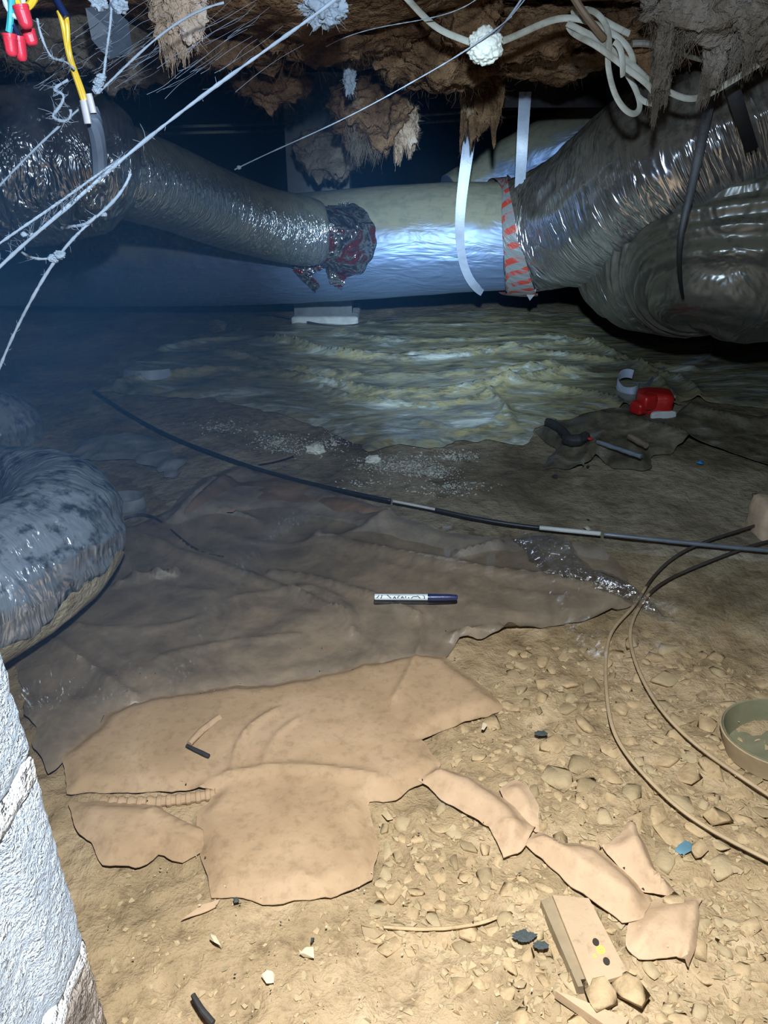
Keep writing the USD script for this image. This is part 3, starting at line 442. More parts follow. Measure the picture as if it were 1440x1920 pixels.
obj('footing_cap', rough_block((g0[0] - .128, yb + .005, g0[2] - .03), (g0[0] + .132, yb + .30, g0[2] + .035), .012, .008, 80), 'cap_concrete', fp, smooth=50, label='pale footing slab')
# ------------------------------------------------------------------ insulation under the floor
def batt(y0, y1, z, seed, label, m='insulation'):
    xs = np.arange(-2.2, 2.21, .022); ys = np.linspace(y0, y1, 22)
    def zf(x, y):
        q = np.stack([x * 3.2, y * 4, 0 * x + seed], -1); s = np.sin(np.pi * np.clip((y - y0) / (y1 - y0), 0, 1)) ** .5
        return z - s * (.15 * np.maximum(0, fbm(q, 3, seed) - .38)) - .035 * (fbm(q * 6, 4, seed + 1) - .5) - .05 * np.maximum(0, fbm(q * 2.4, 3, seed + 5) - .58)
    v, f = heightgrid(xs, ys, zf); n = len(v); top = v.copy(); top[:, 2] = 1.13
    return obj('insulation_batt', (np.vstack([v, top]), np.vstack([f[:, ::-1], f + n])), m, smooth=60, label=label, cat='insulation', group='insulation batts between the joists')
for k, (lab, z) in enumerate([('brown insulation batt in the nearest joist bay, behind the white cable', .94), ('brown insulation batt in the second joist bay from the camera', .925), ('brown insulation batt in the third joist bay from the camera', .93), ('dim insulation batt in the fourth joist bay from the camera', .95), ('farthest dim insulation batt between the joists', .96)]):
    batt(1.27 + .40 * k, 1.61 + .40 * k, z, 90 + k, lab)
def tuft(px, py, Y, size, m, seed, label, drips=3, fuzz=60, droop=.6, group=None, name='insulation_tuft', sub=4, lean=(0, 0)):
    c = P(px, py, Y); r = np.random.default_rng(seed); s = np.asarray(size, float)
    m0 = trimesh.creation.icosphere(subdivisions=sub); v = np.array(m0.vertices)
    k = 1 + .95 * (fbm(v * 1.6 + seed, 4, seed) - .5) + .35 * (fbm(v * 5 + seed, 3, seed + 1) - .5)
    v = v * k[:, None] * s
    w = np.stack([v[:, 0] / s[0] * 3.0 + seed, v[:, 1] / s[1] * 3.0, 0 * v[:, 0]], -1); low = np.clip(.45 - v[:, 2] / s[2], 0, 1.3)
    v[:, 2] -= np.clip(fbm(w, 4, seed + 4) - .50, 0, 1) ** 1.1 * 3.2 * low * s[2] * droop; v += ((np.stack([fbm(v * 90 + q, 3, seed + q) for q in (1, 2, 3)], -1)) - .5) * .008
    o = thing(name, label, 'insulation', group, loc=c)
    obj('wool', (v + c, np.array(m0.faces)), m, o, smooth=70)
    st = []; idx = r.choice(len(v), fuzz)
    for i in idx:
        p = v[i] + c; d = v[i] / (np.linalg.norm(v[i]) + 1e-9) + r.normal(size=3) * .7 - [0, 0, .5]; L = r.uniform(.10, .32) * min(s)
        st.append(np.array([p - d * L * .1, p + d * L * .5 + r.normal(size=3) * L * .15, p + d * L + r.normal(size=3) * L * .3]))
    curves('stray_fibres', st, .0005, m, o, kind='stuff')
    if drips >= 4 or m == 'insulation_tan':
        st = []; lowv = v[v[:, 2] < -.1 * s[2]]
        for q in range(drips):
            tip = np.array([r.uniform(-.8, .8) * s[0], r.uniform(-.5, .5) * s[1], -s[2] * r.uniform(1.2, 2.0)])
            for _ in range(110):
                p = lowv[r.integers(0, len(lowv))] * [.9, .9, .8]
                if abs(p[0] - tip[0]) > .6 * s[0]: continue
                e = tip + r.normal(size=3) * s * [.10, .1, .16] + [0, 0, r.uniform(0, .5) * s[2]]; t = np.linspace(0, 1, 7)[:, None]
                st.append(c + p * (1 - t) + e * t + np.array([0, 0, 1]) * s[2] * .2 * np.sin(np.pi * t) + np.cumsum(r.normal(size=(7, 3)), 0) * .0009)
        curves('hanging_strands', st, .0011, 'insulation_grey' if m != 'insulation_tan' else 'insulation_tan', o, kind='stuff')
    return o
T = [((700, 200), 2.05, (.10, .08, .07), 'insulation', 'largest brown insulation clump hanging over the main duct with a ragged tip', 5, .6), ((505, 150), 1.95, (.085, .06, .05), 'insulation', 'rounded orange brown insulation clump left of the largest hanging clump', 2, .4), ((760, 235), 2.08, (.035, .03, .05), 'insulation_tan', 'ragged tan insulation tip dangling below the largest clump', 4, .6),
     ((903, 145), 2.2, (.055, .04, .11), 'insulation', 'orange insulation tuft where the left white strap meets the joist', 3, .6), ((620, 285), 2.5, (.10, .06, .06), 'insulation_grey', 'dim grey insulation lump hanging above the branch joint', 3, .5), ((590, 40), 1.6, (.13, .08, .06), 'insulation', 'dark brown insulation mass at the top middle edge', 2, .3),
     ((820, 90), 1.75, (.14, .08, .06), 'insulation', 'brown insulation mass behind the white cable left of the foam blob', 3, .4), ((700, 40), 1.62, (.10, .06, .05), 'insulation', 'reddish insulation lump at the top edge between the silk threads', 2, .3), ((880, 30), 1.6, (.06, .05, .05), 'insulation', 'orange insulation lump at the top edge left of the foam blob', 2, .3),
     ((1010, 40), 1.75, (.12, .08, .06), 'insulation', 'orange brown insulation lump above the run of white cable', 2, .3), ((1040, 110), 1.95, (.13, .07, .04), 'insulation', 'dark insulation lump under the looped white cable', 2, .3), ((1220, 60), 1.7, (.12, .07, .06), 'insulation', 'brown insulation behind the coiled white cable', 3, .4),
     ((1330, 5), 1.45, (.11, .06, .05), 'insulation_grey', 'grey brown insulation mass at the top right corner', 6, .35), ((1245, 110), 1.42, (.018, .02, .05), 'insulation_grey', 'twisted grey tuft dangling beside the coiled cable', 5, .35), ((1345, 90), 1.45, (.020, .02, .045), 'insulation_grey', 'thin grey tuft dangling over the black straps', 5, .35), ((1425, 30), 1.42, (.05, .04, .045), 'insulation_grey', 'grey tuft at the top right edge', 4, .35),
     ((335, 22), 1.1, (.034, .022, .036), 'insulation_tan', 'pale tan wispy tuft hanging at the upper left with a pointed tail', 4, .4), ((420, 60), 1.7, (.12, .07, .06), 'insulation', 'dark brown insulation lump right of the pale wispy tuft', 2, .3), ((230, 90), 1.65, (.10, .06, .06), 'insulation_grey', 'dim insulation lump behind the yellow wire', 2, .3), ((80, 60), 1.6, (.12, .06, .06), 'insulation_grey', 'dim insulation lump behind the red wire connectors', 2, .3)]
for k, (p, Y, s, m, lab, dr, dp) in enumerate(T): tuft(p[0], p[1], Y, s, m, 200 + k * 7, lab, dr, 420, dp, 'insulation clumps hanging under the floor')
# ------------------------------------------------------------------ straps
for pts, w, lab in [([(889, 175, 2.497), (886, 205, 2.49), (880, 260, 2.44), (868, 350, 2.42), (862, 430, 2.415), (868, 490, 2.43), (882, 525, 2.46), (905, 548, 2.53)], [.040, .038, .034, .030, .026, .026, .026], 'left white hanging strap looped under the main duct'),
                    ([(985, 172, 2.497), (983, 203, 2.49), (980, 255, 2.475), (976, 330, 2.48), (972, 380, 2.52)], [.036, .034, .032, .03], 'right white hanging strap behind the start of the flex duct')]:
    o = thing('hanging_strap', lab, 'strap', 'white hanging straps', loc=P(*pts[0])); obj('band', strap([P(*p) for p in pts], w), 'strap_white', o)
    obj('nail', cable([P(pts[0][0], pts[0][1] + 6, pts[0][2] - .012), P(pts[0][0], pts[0][1] + 6, pts[0][2] + .02)], .004, 4), 'sheen_grey', o)
for pts, w, lab in [([(1342, 60, 1.66), (1340, 120, 1.66), (1330, 190, 1.66), (1310, 290, 1.67), (1290, 380, 1.66), (1277, 440, 1.655), (1274, 500, 1.66), (1281, 560, 1.69)], [.020, .022, .020, .018, .014, .010, .006], 'longer black strap cutting into the fat flex duct elbow'),
                    ([(1350, 60, 1.60), (1362, 120, 1.60), (1378, 180, 1.60), (1395, 235, 1.61), (1410, 282, 1.64)], [.026, .026, .025, .024], 'shorter black strap at the right above the fat elbow')]:
    obj('hanging_strap', strap([P(*p) for p in pts], w, .002), 'strap_black', label=lab, cat='strap', group='black hanging straps')
# ------------------------------------------------------------------ cables overhead
cb = thing('power_cable', 'looped and knotted white flat cable hanging under the floor at the top right', 'cable', loc=P(1140, 60, 1.45))
FL = dict(rb=.0028)
for nm, pts in [('cable_run', [(740, -25, 1.40), (775, 10, 1.40), (820, 52, 1.41), (865, 73, 1.42), (905, 84, 1.43), (950, 74, 1.44), (1000, 52, 1.45), (1050, 35, 1.46), (1095, 38, 1.45), (1140, 58, 1.44), (1172, 82, 1.43), (1187, 112, 1.43), (1183, 140, 1.45)]),
                ('cable_loop', [(1072, 26, 1.48), (1096, 18, 1.46), (1120, 26, 1.44), (1137, 50, 1.43), (1142, 82, 1.42), (1140, 112, 1.42), (1144, 145, 1.42), (1155, 180, 1.42), (1172, 205, 1.42), (1190, 213, 1.43), (1199, 203, 1.44), (1197, 182, 1.45), (1187, 158, 1.46), (1172, 132, 1.47)]),
                ('cable_loop', [(1066, 47, 1.44), (1075, 62, 1.43), (1108, 80, 1.41), (1145, 105, 1.41), (1180, 132, 1.41), (1210, 155, 1.41), (1227, 178, 1.42), (1227, 192, 1.43), (1213, 192, 1.44), (1198, 180, 1.45)]),
                ('cable_run', [(1064, 44, 1.43), (1090, 57, 1.42), (1125, 76, 1.42), (1160, 100, 1.43), (1195, 130, 1.43), (1222, 155, 1.44), (1250, 170, 1.45), (1285, 184, 1.46), (1320, 180, 1.47), (1370, 153, 1.47), (1440, 110, 1.46), (1510, 70, 1.46)]),
                ('cable_loop', [(1130, 36, 1.47), (1150, 48, 1.46), (1180, 63, 1.46)]), ('cable_loop', [(1152, 78, 1.405), (1163, 92, 1.40), (1167, 115, 1.40), (1168, 142, 1.41)])]:
    c = spline([P(*p) for p in pts], 90); v, f, _ = sweep(c, .0052, .0024, view_ref(c) + [.6, 0, .3], 10); obj(nm, (v, f), 'cable_white', cb)
obj('wire', cable([P(*p) for p in [(1070, -15, 1.40), (1085, 10, 1.40), (1110, 45, 1.40), (1132, 72, 1.41)]], .006), 'cable_brown', label='brown wire crossing in front of the white cable loops', cat='wire')
obj('wire', cable([P(*p) for p in [(1185, 82, 1.62), (1235, 86, 1.62), (1290, 103, 1.62), (1340, 114, 1.62), (1400, 110, 1.62), (1470, 90, 1.62)]], .006), 'cable_grey', label='grey cable behind the dangling tufts at the top right', cat='wire')
for y0, y1, lab in [(202, 192, 'upper thin pale pipe line far under the floor'), (216, 205, 'lower thin pale pipe line far under the floor')]:
    obj('pipe', cable([(-3.22, 3.4, P(790, y0 + 14, 3.4)[2]), P(790, y0 + 14, 3.4), P(1000, y0, 3.4), P(1200, y1, 3.4), P(1380, y1 - 8, 3.4), (3.22, 3.4, P(1380, y1 - 8, 3.4)[2])], .006), 'cable_grey', label=lab, cat='pipe')
def lump(center, size, m, seed, parent=None, name='lump', sub=3, rough_=.8, **k):
    m0 = trimesh.creation.icosphere(subdivisions=sub); v = np.array(m0.vertices); v = v * (1 + rough_ * (fbm(v * 2.2 + seed, 4, seed) - .5) + rough_ * .5 * (fbm(v * 6 + seed, 3, seed + 2) - .5))[:, None] * np.asarray(size)
    return obj(name, (v + center, np.array(m0.faces)), m, parent, smooth=45, **k)
fb = thing('foam_blob', 'white foamy blob stuck on the white cable at the top right', 'foam', loc=P(910, 85, 1.41))
lump(P(910, 86, 1.405), (.027, .024, .026), 'white_foam', 3, fb, 'foam', 4, .55)
obj('thread', cable([P(925, 70, 1.40), P(950, 38, 1.38), P(982, -8, 1.36)], .0016, 20), 'cobweb', fb)
obj('thread', cable([P(915, 75, 1.40), P(945, 45, 1.37), P(988, -6, 1.33)], .0010, 20), 'cobweb', fb)
# ------------------------------------------------------------------ cobwebs
def web(name, pts, r, label, lumps=(), fuzz=30, m='cobweb', group=None, seed=0, n=140):
    rr = np.random.default_rng(seed); c = spline([P(*p) for p in pts], n); k = fbm(np.stack([np.arange(n) * .35, np.zeros(n), np.zeros(n) + seed], 1), 3, seed)
    o = thing(name, label, 'cobweb', group or ('dusty cobweb strands at the upper left' if name == 'cobweb' else 'silk threads under the floor'), loc=c[0]); v, f, _ = sweep(c, r * (.55 + .9 * k), sides=7); obj('strand', (v, f), m, o, smooth=True)
    st = []
    for _ in range(fuzz):
        i = rr.integers(2, n - 2); d = rr.normal(size=3); L = r * rr.uniform(1.2, 3.2); st.append(np.array([c[i], c[i] + d * L * .5, c[i] + d * L + rr.normal(size=3) * L * .4]))
    if st: curves('fuzz', st, r * .28, m, o, kind='stuff')
    for (a, b, Y, s) in lumps: lump(P(a, b, Y), np.array((1, 1, .8)) * s, m, int(a + b), o, 'dust_knot', 3, 1.0)
    return o
web('cobweb', [(-40, 540, .72), (60, 445, .74), (130, 385, .76), (240, 290, .80), (400, 165, .86), (560, 50, .92), (660, -25, .96)], .0017, 'thickest dusty cobweb strand slanting across the whole upper left', fuzz=40, seed=1)
web('cobweb', [(-40, 485, .74), (40, 428, .76), (110, 380, .78), (170, 337, .79), (235, 292, .80)], .0013, 'dusty cobweb strand just above the thickest one near the left edge', [(45, 440, .75, .003), (62, 442, .75, .003)], 40, seed=2)
web('cobweb', [(-20, 370, .9), (60, 285, .9), (130, 220, .92), (190, 168, .92), (290, 75, .95), (420, 5, .98)], .0012, 'thin fluffy cobweb strand passing through the splice connectors', fuzz=110, seed=3)
web('cobweb', [(245, 325, .85), (205, 385, .84), (160, 425, .83), (110, 480, .82), (60, 560, .82), (20, 640, .82), (-10, 715, .82)], .0016, 'cobweb strand with white dust knots dropping to the left edge', [(100, 485, .82, .0055), (112, 478, .82, .0055), (194, 402, .84, .0032)], 40, seed=4)
web('cobweb', [(115, 428, .84), (140, 424, .835), (160, 420, .83), (180, 405, .83)], .0018, 'short cobweb side branch above the white dust knots', fuzz=20, seed=5, n=50)
web('cobweb', [(40, 472, .80), (65, 484, .81), (95, 484, .82)], .0014, 'short cobweb tail left of the white dust knots', fuzz=16, seed=6, n=40)
web('cobweb', [(208, -10, .9), (205, 60, .9), (198, 110, .9), (192, 150, .9), (178, 172, .9)], .0013, 'fluffy cobweb hanging down beside the splice connectors', [(185, 155, .9, .005), (182, 168, .9, .005), (190, 145, .9, .0045), (186, 6, .9, .008), (224, 12, .9, .008)], 90, seed=7)
web('cobweb', [(128, 150, .9), (108, 172, .9), (118, 178, .9), (108, 205, .9), (100, 218, .9), (112, 226, .9), (132, 205, .9)], .0016, 'fluffy looped cobweb left of the grey sheathed cable', fuzz=120, seed=8, n=90)
web('cobweb', [(70, 35, .85), (82, 80, .86), (98, 108, .87), (110, 112, .88), (140, 130, .89)], .0012, 'cobweb trailing right from the red wire connectors', fuzz=70, seed=9, n=80)
web('silk_thread', [(960, 30, 1.35), (880, 90, 1.38), (780, 150, 1.42), (660, 215, 1.46), (560, 262, 1.5), (440, 318, 1.55)], .0011, 'long silk thread running down left from the foam blob', [(448, 314, 1.54, .004)], 30, seed=10)
web('silk_thread', [(940, -110, 1.33), (905, -12, 1.35), (840, 25, 1.36), (740, 46, 1.38), (610, 88, 1.4)], .0008, 'short silk thread crossing the insulation under the white cable run', fuzz=10, seed=11)
# dusty web film fanning between the strands
st = []
for k in range(60):
    a = rng.uniform(0, 1); b = a + rng.uniform(-.12, .12); pa = P(-20 + 250 * a, 520 - 230 * a, .75); pb = P(-40 + 270 * b, 485 - 195 * b, .77); st.append(np.linspace(pa, pb, 4) + rng.normal(size=(4, 3)) * .001)
curves('web_film', st, .0004, 'cobweb_dim', label='dusty web film stretched between the two thick strands at the left', cat='cobweb', kind='stuff')
st = []
for k in range(70):
    x = rng.uniform(60, 460); y = rng.uniform(0, 120); L = rng.uniform(20, 130); Y = rng.uniform(.95, 1.15); st.append(np.linspace(P(x, y + 60, Y), P(x + L, y + 60 - L * rng.uniform(.5, .8), Y + .03), 4) + rng.normal(size=(4, 3)) * .0015)
curves('web_threads', st, .0006, 'cobweb_dim', label='faint slanting web threads over the upper left insulation', cat='cobweb', kind='stuff')
for px, py, Y, s, lab in [(606, 12, 1.15, (.026, .02, .022), 'white fluffy cocoon clump at the top edge on the thickest strand'), (655, 150, 1.75, (.012, .01, .024), 'small white fluff bit hanging in front of the brown insulation')]:
    o = thing('white_fluff', lab, 'cobweb', loc=P(px, py, Y)); lump(P(px, py, Y), s, 'cobweb', int(px), o, 'clump', 4, 1.3)
    r_ = np.random.default_rng(int(px)); c0 = P(px, py, Y)
    curves('fuzz', [np.array([c0 + q * np.array(s) * .8, c0 + q * np.array(s) * 1.3 + r_.normal(size=3) * .004]) for q in (lambda d: d / np.linalg.norm(d, axis=1, keepdims=True))(r_.normal(size=(90, 3)))], .0006, 'cobweb', o, kind='stuff')
# ------------------------------------------------------------------ wires at the upper left
def nut(px0, py0, px1, py1, Y, w, label):
    a, b = P(px0, py0, Y), P(px1, py1, Y); n = 24; c = np.linspace(a, b, n); t = np.linspace(0, 1, n)
    r = w / 2 * np.interp(t, [0, .06, .12, .8, .93, 1], [.75, .95, 1, .86, .72, .45]); o = thing('wire_connector', label, 'wire connector', 'red twist wire connectors at the top left', loc=a)
    v, f, _ = sweep(c, r, sides=24, disp=lambda u, th: 1 + .05 * np.sign(np.sin(th * 10)) * ((u > .004) & (u < .8 * np.linalg.norm(b - a)))); obj('cap', (v, f), 'red_plastic', o, smooth=30)
    v, f, _ = sweep(np.linspace(a, a + (b - a) * .12, 6), w / 2 * 1.06, sides=24); obj('skirt', (v, f), 'red_plastic', o, smooth=30)
nut(38, 10, 52, 54, .80, .0135, 'topmost red wire connector at the upper left'); nut(52, 56, 62, 86, .82, .0125, 'small red wire connector under the topmost one')
nut(17, 63, 23, 106, .80, .0125, 'left of the two low hanging red wire connectors'); nut(34, 68, 42, 115, .81, .0115, 'right of the two low hanging red wire connectors')
for pts, m, r, lab in [([(22, -10, .80), (20, 30, .80), (16, 60, .80)], 'teal_wire', .0030, 'teal wire running into the low red connectors'), ([(8, -10, .81), (14, 15, .80), (24, 28, .80), (36, 32, .80)], 'white_wire', .0022, 'white wire curling into the topmost red connector'),
                       ([(26, -10, .81), (32, 2, .81), (38, 14, .81)], 'yellow_wire', .0028, 'short yellow wire left above the topmost red connector'), ([(66, -10, .81), (60, 4, .81), (50, 14, .81)], 'yellow_wire', .0034, 'thick yellow wire right above the topmost red connector'), ([(42, -10, .82), (44, 12, .815)], 'white_wire', .0025, 'straight white wire above the topmost red connector'), ([(24, 45, .80), (34, 66, .81)], 'blue_tape', .002, 'dark blue wire between the red connectors')]:
    obj('wire', cable([P(*p) for p in pts], r, 40), m, label=lab, cat='wire')
yw = thing('yellow_cable', 'pair of yellow wires coming from blue tape down to white splice connectors', 'cable', loc=P(140, 120, .9))
for dx in (0, 9): obj('wire', cable([P(110 + dx * 1.5, 20 + dx, .90), P(119 + dx * .8, 52, .90), P(127 + dx * .3, 95, .90), P(140 + dx * .4, 140, .90), P(158 + dx * .4, 195, .90)], .0026, 60), 'yellow_wire', yw)
obj('tape', cable([P(102, -8, .90), P(114, 15, .90), P(126, 34, .90)], .011, 20, .004, sides=12), 'blue_tape', yw, label='dark blue tape wrap')
for pts, w in [([(156, 188, .89), (161, 212, .89), (165, 232, .89)], .008), ([(166, 176, .90), (171, 195, .90), (175, 212, .90)], .007)]:
    obj('splice', cable([P(*p) for p in pts], w / 1.5, 16, .0035, sides=10), 'splice_white', yw, label='white splice connector')
obj('sheath', cable([P(170, 205, .91), P(178, 235, .91), P(184, 275, .92), (P(187, 330, .93))], .0085, 40), 'grey_sheath', yw, label='grey outer sheath')
sc = [P(*p) for p in [(160, 15, 1.35), (205, 8, 1.35), (240, 40, 1.35), (248, 95, 1.35), (205, 112, 1.35), (172, 75, 1.35)]]
v = np.array(sc + [np.mean(sc, 0) + [0, .012, 0]]); f = [[k, (k + 1) % 6, 6] for k in range(6)]
obj('plastic_scrap', (np.vstack([v, v + [0, .0015, 0]]), np.vstack([f, np.array(f)[:, ::-1] + 7])), 'grey_sheath', smooth=False, label='blue grey plastic scrap hanging behind the fluffy cobweb at the top left', cat='plastic scrap')
# ------------------------------------------------------------------ things on the mud and in the water
lc = thing('long_cable', 'long black cable with pale sleeves lying across the mud to the right edge', 'cable', loc=G(730, 938))
LC = [(175, 732), (240, 775), (320, 818), (400, 850), (500, 884), (600, 910), (730, 938), (815, 955), (900, 973), (1010, 989), (1130, 1001), (1300, 1019), (1440, 1032), (1540, 1040), (1800, 1060), (2100, 1085)]
C = spline([G(a, b, .024) for a, b in LC], 400)
scr = np.array([[720 + FPX * (p[0]) / ((p - EYE) @ FWD)] for p in C])[:, 0]
def seg(a, b): k = (scr >= a) & (scr <= b); return C[k]
for a, b, m, r, nm, lab in [(160, 737, 'black_rubber', .0038, 'cable', None), (733, 820, 'sleeve_white', .0030, 'sleeve', 'pale grey sleeve'), (815, 1012, 'black_rubber', .0038, 'cable', None), (1008, 1132, 'sleeve_white', .0046, 'sleeve', 'pale cream sleeve'), (1128, 3000, 'sheen_grey', .0042, 'cable', 'shiny grey length of cable')]:
    v, f, _ = sweep(seg(a, b), r, sides=9); obj(nm, (v, f), m, lc, smooth=True, label=lab)
for pts, lab in [([(1500, 960), (1440, 978), (1370, 1000), (1300, 1025), (1255, 1052), (1215, 1095), (1185, 1140), (1150, 1180), (1136, 1240), (1140, 1320), (1160, 1390), (1210, 1455), (1300, 1535), (1440, 1612), (1600, 1690), (1800, 1760)], 'left of the two thin wires curving down through the water'),
                 ([(1500, 1005), (1440, 1015), (1390, 1030), (1300, 1065), (1230, 1102), (1195, 1145), (1182, 1185), (1195, 1250), (1240, 1330), (1310, 1400), (1440, 1490), (1600, 1590), (1820, 1680)], 'right of the two thin wires, passing left of the sunken tub')]:
    o = thing('thin_wire', lab, 'wire', 'thin wires curving through the water', loc=G(*pts[4])); c = spline([G(a, b, .016) for a, b in pts], 260); k = int(260 * .36)
    v, f, _ = sweep(c[:k], .0028, sides=7); obj('wire', (v, f), 'dark_wire', o, smooth=True); v, f, _ = sweep(c[k - 1:], .0030, sides=7); obj('silted_wire', (v, f), 'silt_wire', o, smooth=True, label='silt coated length')
for pts, r, m, lab in [([(180, 1090 - 85), (270, 965), (330, 1003), (420, 1045)], .003, 'dark_wire', 'dark thin wire sunken beside the strap loop'), ([(1330, 628), (1337, 652), (1312, 676), (1250, 690), (1222, 712), (1205, 730)], .006, 'hose_grey', 'grey hose curling on the sheet below the fat elbow'), ([(480, 590), (560, 600), (640, 612), (700, 602), (760, 598)], .004, 'dark_wire', 'thin dark wire on the ground by the far pier footing')]:
    obj('wire', cable([G(a, b, .012) for a, b in pts], r, 80), m, label=lab, cat='wire')
# marker pen, floating
a, b = Pz(702, 1119, .004), Pz(858, 1120, .004); pen = thing('marker_pen', 'white marker pen with dark blue cap floating on the water', 'marker', loc=a)
L = np.linalg.norm(b - a); ax = (b - a) / L
def lathe_part(name, prof, m, parent, **k):
    pr_ = np.array(prof); c = a + ax * pr_[:, :1]; v, f, _ = sweep(c, pr_[:, 1], sides=28); return obj(name, (v, f), m, parent, smooth=35, **k)
lathe_part('barrel', [(0, .0040), (.001, .0052), (.006, .0054), (.007, .0050), (.008, .0054), (L * .66, .0054)], 'pen_white', pen)
lathe_part('cap', [(L * .64, .0058), (L * .66, .0060), (L * .88, .0056), (L * .985, .0046), (L, .0030)], 'pen_cap', pen, label='dark blue cap')
bx = []; side_n = np.cross(ax, view_ref(a)); side_n /= np.linalg.norm(side_n); up_n = np.cross(side_n, ax); up_n /= np.linalg.norm(up_n)
if up_n @ view_ref(a) < 0: up_n = -up_n
rr = np.random.default_rng(5)
for x0, x1, y0, y1 in [(.004, .008, -.3, .3), (.011, .013, -.4, .4), (.021, .028, .45, -.3), (.032, .034, -.4, .1), (.034, .036, .1, -.4), (.039, .0405, -.3, .2), (.0405, .043, .2, .2), (.045, .047, -.3, .15), (.047, .049, .15, -.3), (.052, .053, -.2, .2), (.057, .058, -.3, 0), (.062, .065, -.3, .1), (.065, .072, .1, .1), (.072, .077, .3, -.3), (.081, .084, .3, .2), (.084, .084, .2, -.4)]:
    sc_ = L / .14; t0 = np.array([x0 * sc_, y0]); t1 = np.array([x1 * sc_, y1])
    c = np.array([a + ax * q[0] + .00545 * (up_n * math.cos(q[1] * 1.4) - side_n * math.sin(q[1] * 1.4)) for q in np.linspace(t0, t1, 8)]); v, f, _ = sweep(c, .0007, .0002, up_n, 6); bx.append(trimesh.Trimesh(v, f, process=False))
obj('lettering', cat(bx), 'pen_ink', pen, label='dark worn lettering')
# red jug caught in the sheet
g = G(1222, 792); g = g + [0, 0, .012]; jug = thing('red_jug', 'crushed red plastic jug with a white label half buried in the sheet', 'jug', loc=g)
def soft_box(c, s, m, name, seed, rz=0, **k):
    m0 = trimesh.creation.icosphere(subdivisions=4); v = np.array(m0.vertices); v = np.sign(v) * np.abs(v) ** .45; v *= np.asarray(s) * (1 + .16 * (fbm(v * 1.8 + seed, 3, seed)[:, None] - .5)); R = trimesh.transformations.rotation_matrix(rz, [0, 0, 1])[:3, :3]
    return obj(name, (v @ R.T + c, np.array(m0.faces)), m, jug, smooth=45, **k)
soft_box(g + [.008, .03, .035], (.045, .04, .030), 'red_jug', 'body', 3, -.2)
soft_box(g + [-.022, .0, .045], (.020, .022, .020), 'red_jug', 'neck', 5, .3); soft_box(g + [-.042, -.005, .03], (.016, .02, .016), 'red_jug', 'handle', 6, .5)
soft_box(g + [.022, -.012, .010], (.034, .006, .013), 'label_white', 'paper_label', 8, .15, label='white paper label')
def chip(px, py, s, m, label, name, cat_, off=.006, seed=0, flat_=.3, n=12, rot=None, group=None):
    return obj(name, stone_mesh(s, np.random.default_rng(seed + int(px)), flat_, n, G(px, py, off), rot), m, smooth=25, label=label, cat=cat_, group=group)
chip(1313, 867, .009, 'blue_plastic', 'small bright blue plastic bit on the mud at the right', 'plastic_bit', 'plastic bit', .012, 1, .6)
chip(1285, 1590, .014, 'blue_silted', 'sunken blue plastic bit among the gravel', 'plastic_bit', 'plastic bit', .004, 2, .25)
chip(435, 958, .016, 'leaf_pink', 'pinkish dead leaf above the water at the left of the long cable', 'dead_leaf', 'leaf', .034, 3, .15)
chip(1257, 742, .020, 'label_white', 'round white paper disc on the sheet above the red jug', 'paper_disc', 'paper', .055, 4, .1, 18)
chip(404, 1765, .013, 'pale_chip', 'pale square crumbled chip in the near water left of centre', 'pale_chip', 'debris', .010, 5, .3, 8)
chip(505, 1832, .009, 'pale_chip', 'pale pebble at the bottom centre of the picture', 'pale_chip', 'debris', .010, 6, .5)
chip(580, 1787, .012, 'pale_chip', 'yellowish lump below the blue flecked bead', 'pale_chip', 'debris', .008, 7, .4)
chip(727, 1528, .011, 'gravel_stone_grey', 'pale greenish stone right of the big tan sheet', 'pebble', 'stone', .010, 8, .4)
chip(583, 1762, .005, 'blue_black_debris', 'dark glassy bead on the silt below the big tan sheet', 'bead', 'debris', .010, 9, .8); chip(442, 1688, .005, 'blue_black_debris', 'dark glassy bead at the lower edge of the big tan sheet', 'bead', 'debris', .014, 10, .8)
chip(695, 1745, .016, 'gravel_stone_dark', 'long dark leaf shaped stone on the near silt', 'pebble', 'stone', .006, 11, .3)
chip(888, 905, .009, 'label_white', 'small pale ring shaped bit on the mud above the long cable', 'paper_bit', 'debris', .006, 12, .2)
chip(480, 810, .010, 'pale_chip', 'pale crumb left of the white powder patches', 'pale_chip', 'debris', .006, 13, .3)
for px, py, s, lab, m in [(592, 842, .022, 'largest pale yellow foam crumb on the mud in the middle', 'white_foam'), (700, 862, .017, 'smaller pale yellow foam crumb right of the largest one', 'white_foam'), (405, 612, .040, 'pale brown clod on the dark ground left of the far pier', 'insulation_grey'), (447, 618, .014, 'small clod right of the pale brown clod', 'insulation_grey')]:
    lump(G(px, py, s * .4), (s, s * .7, s * .6), m, int(px), None, 'clod' if 'clod' in lab else 'foam_crumb', 3, 1.1, label=lab, cat='clod' if 'clod' in lab else 'foam')
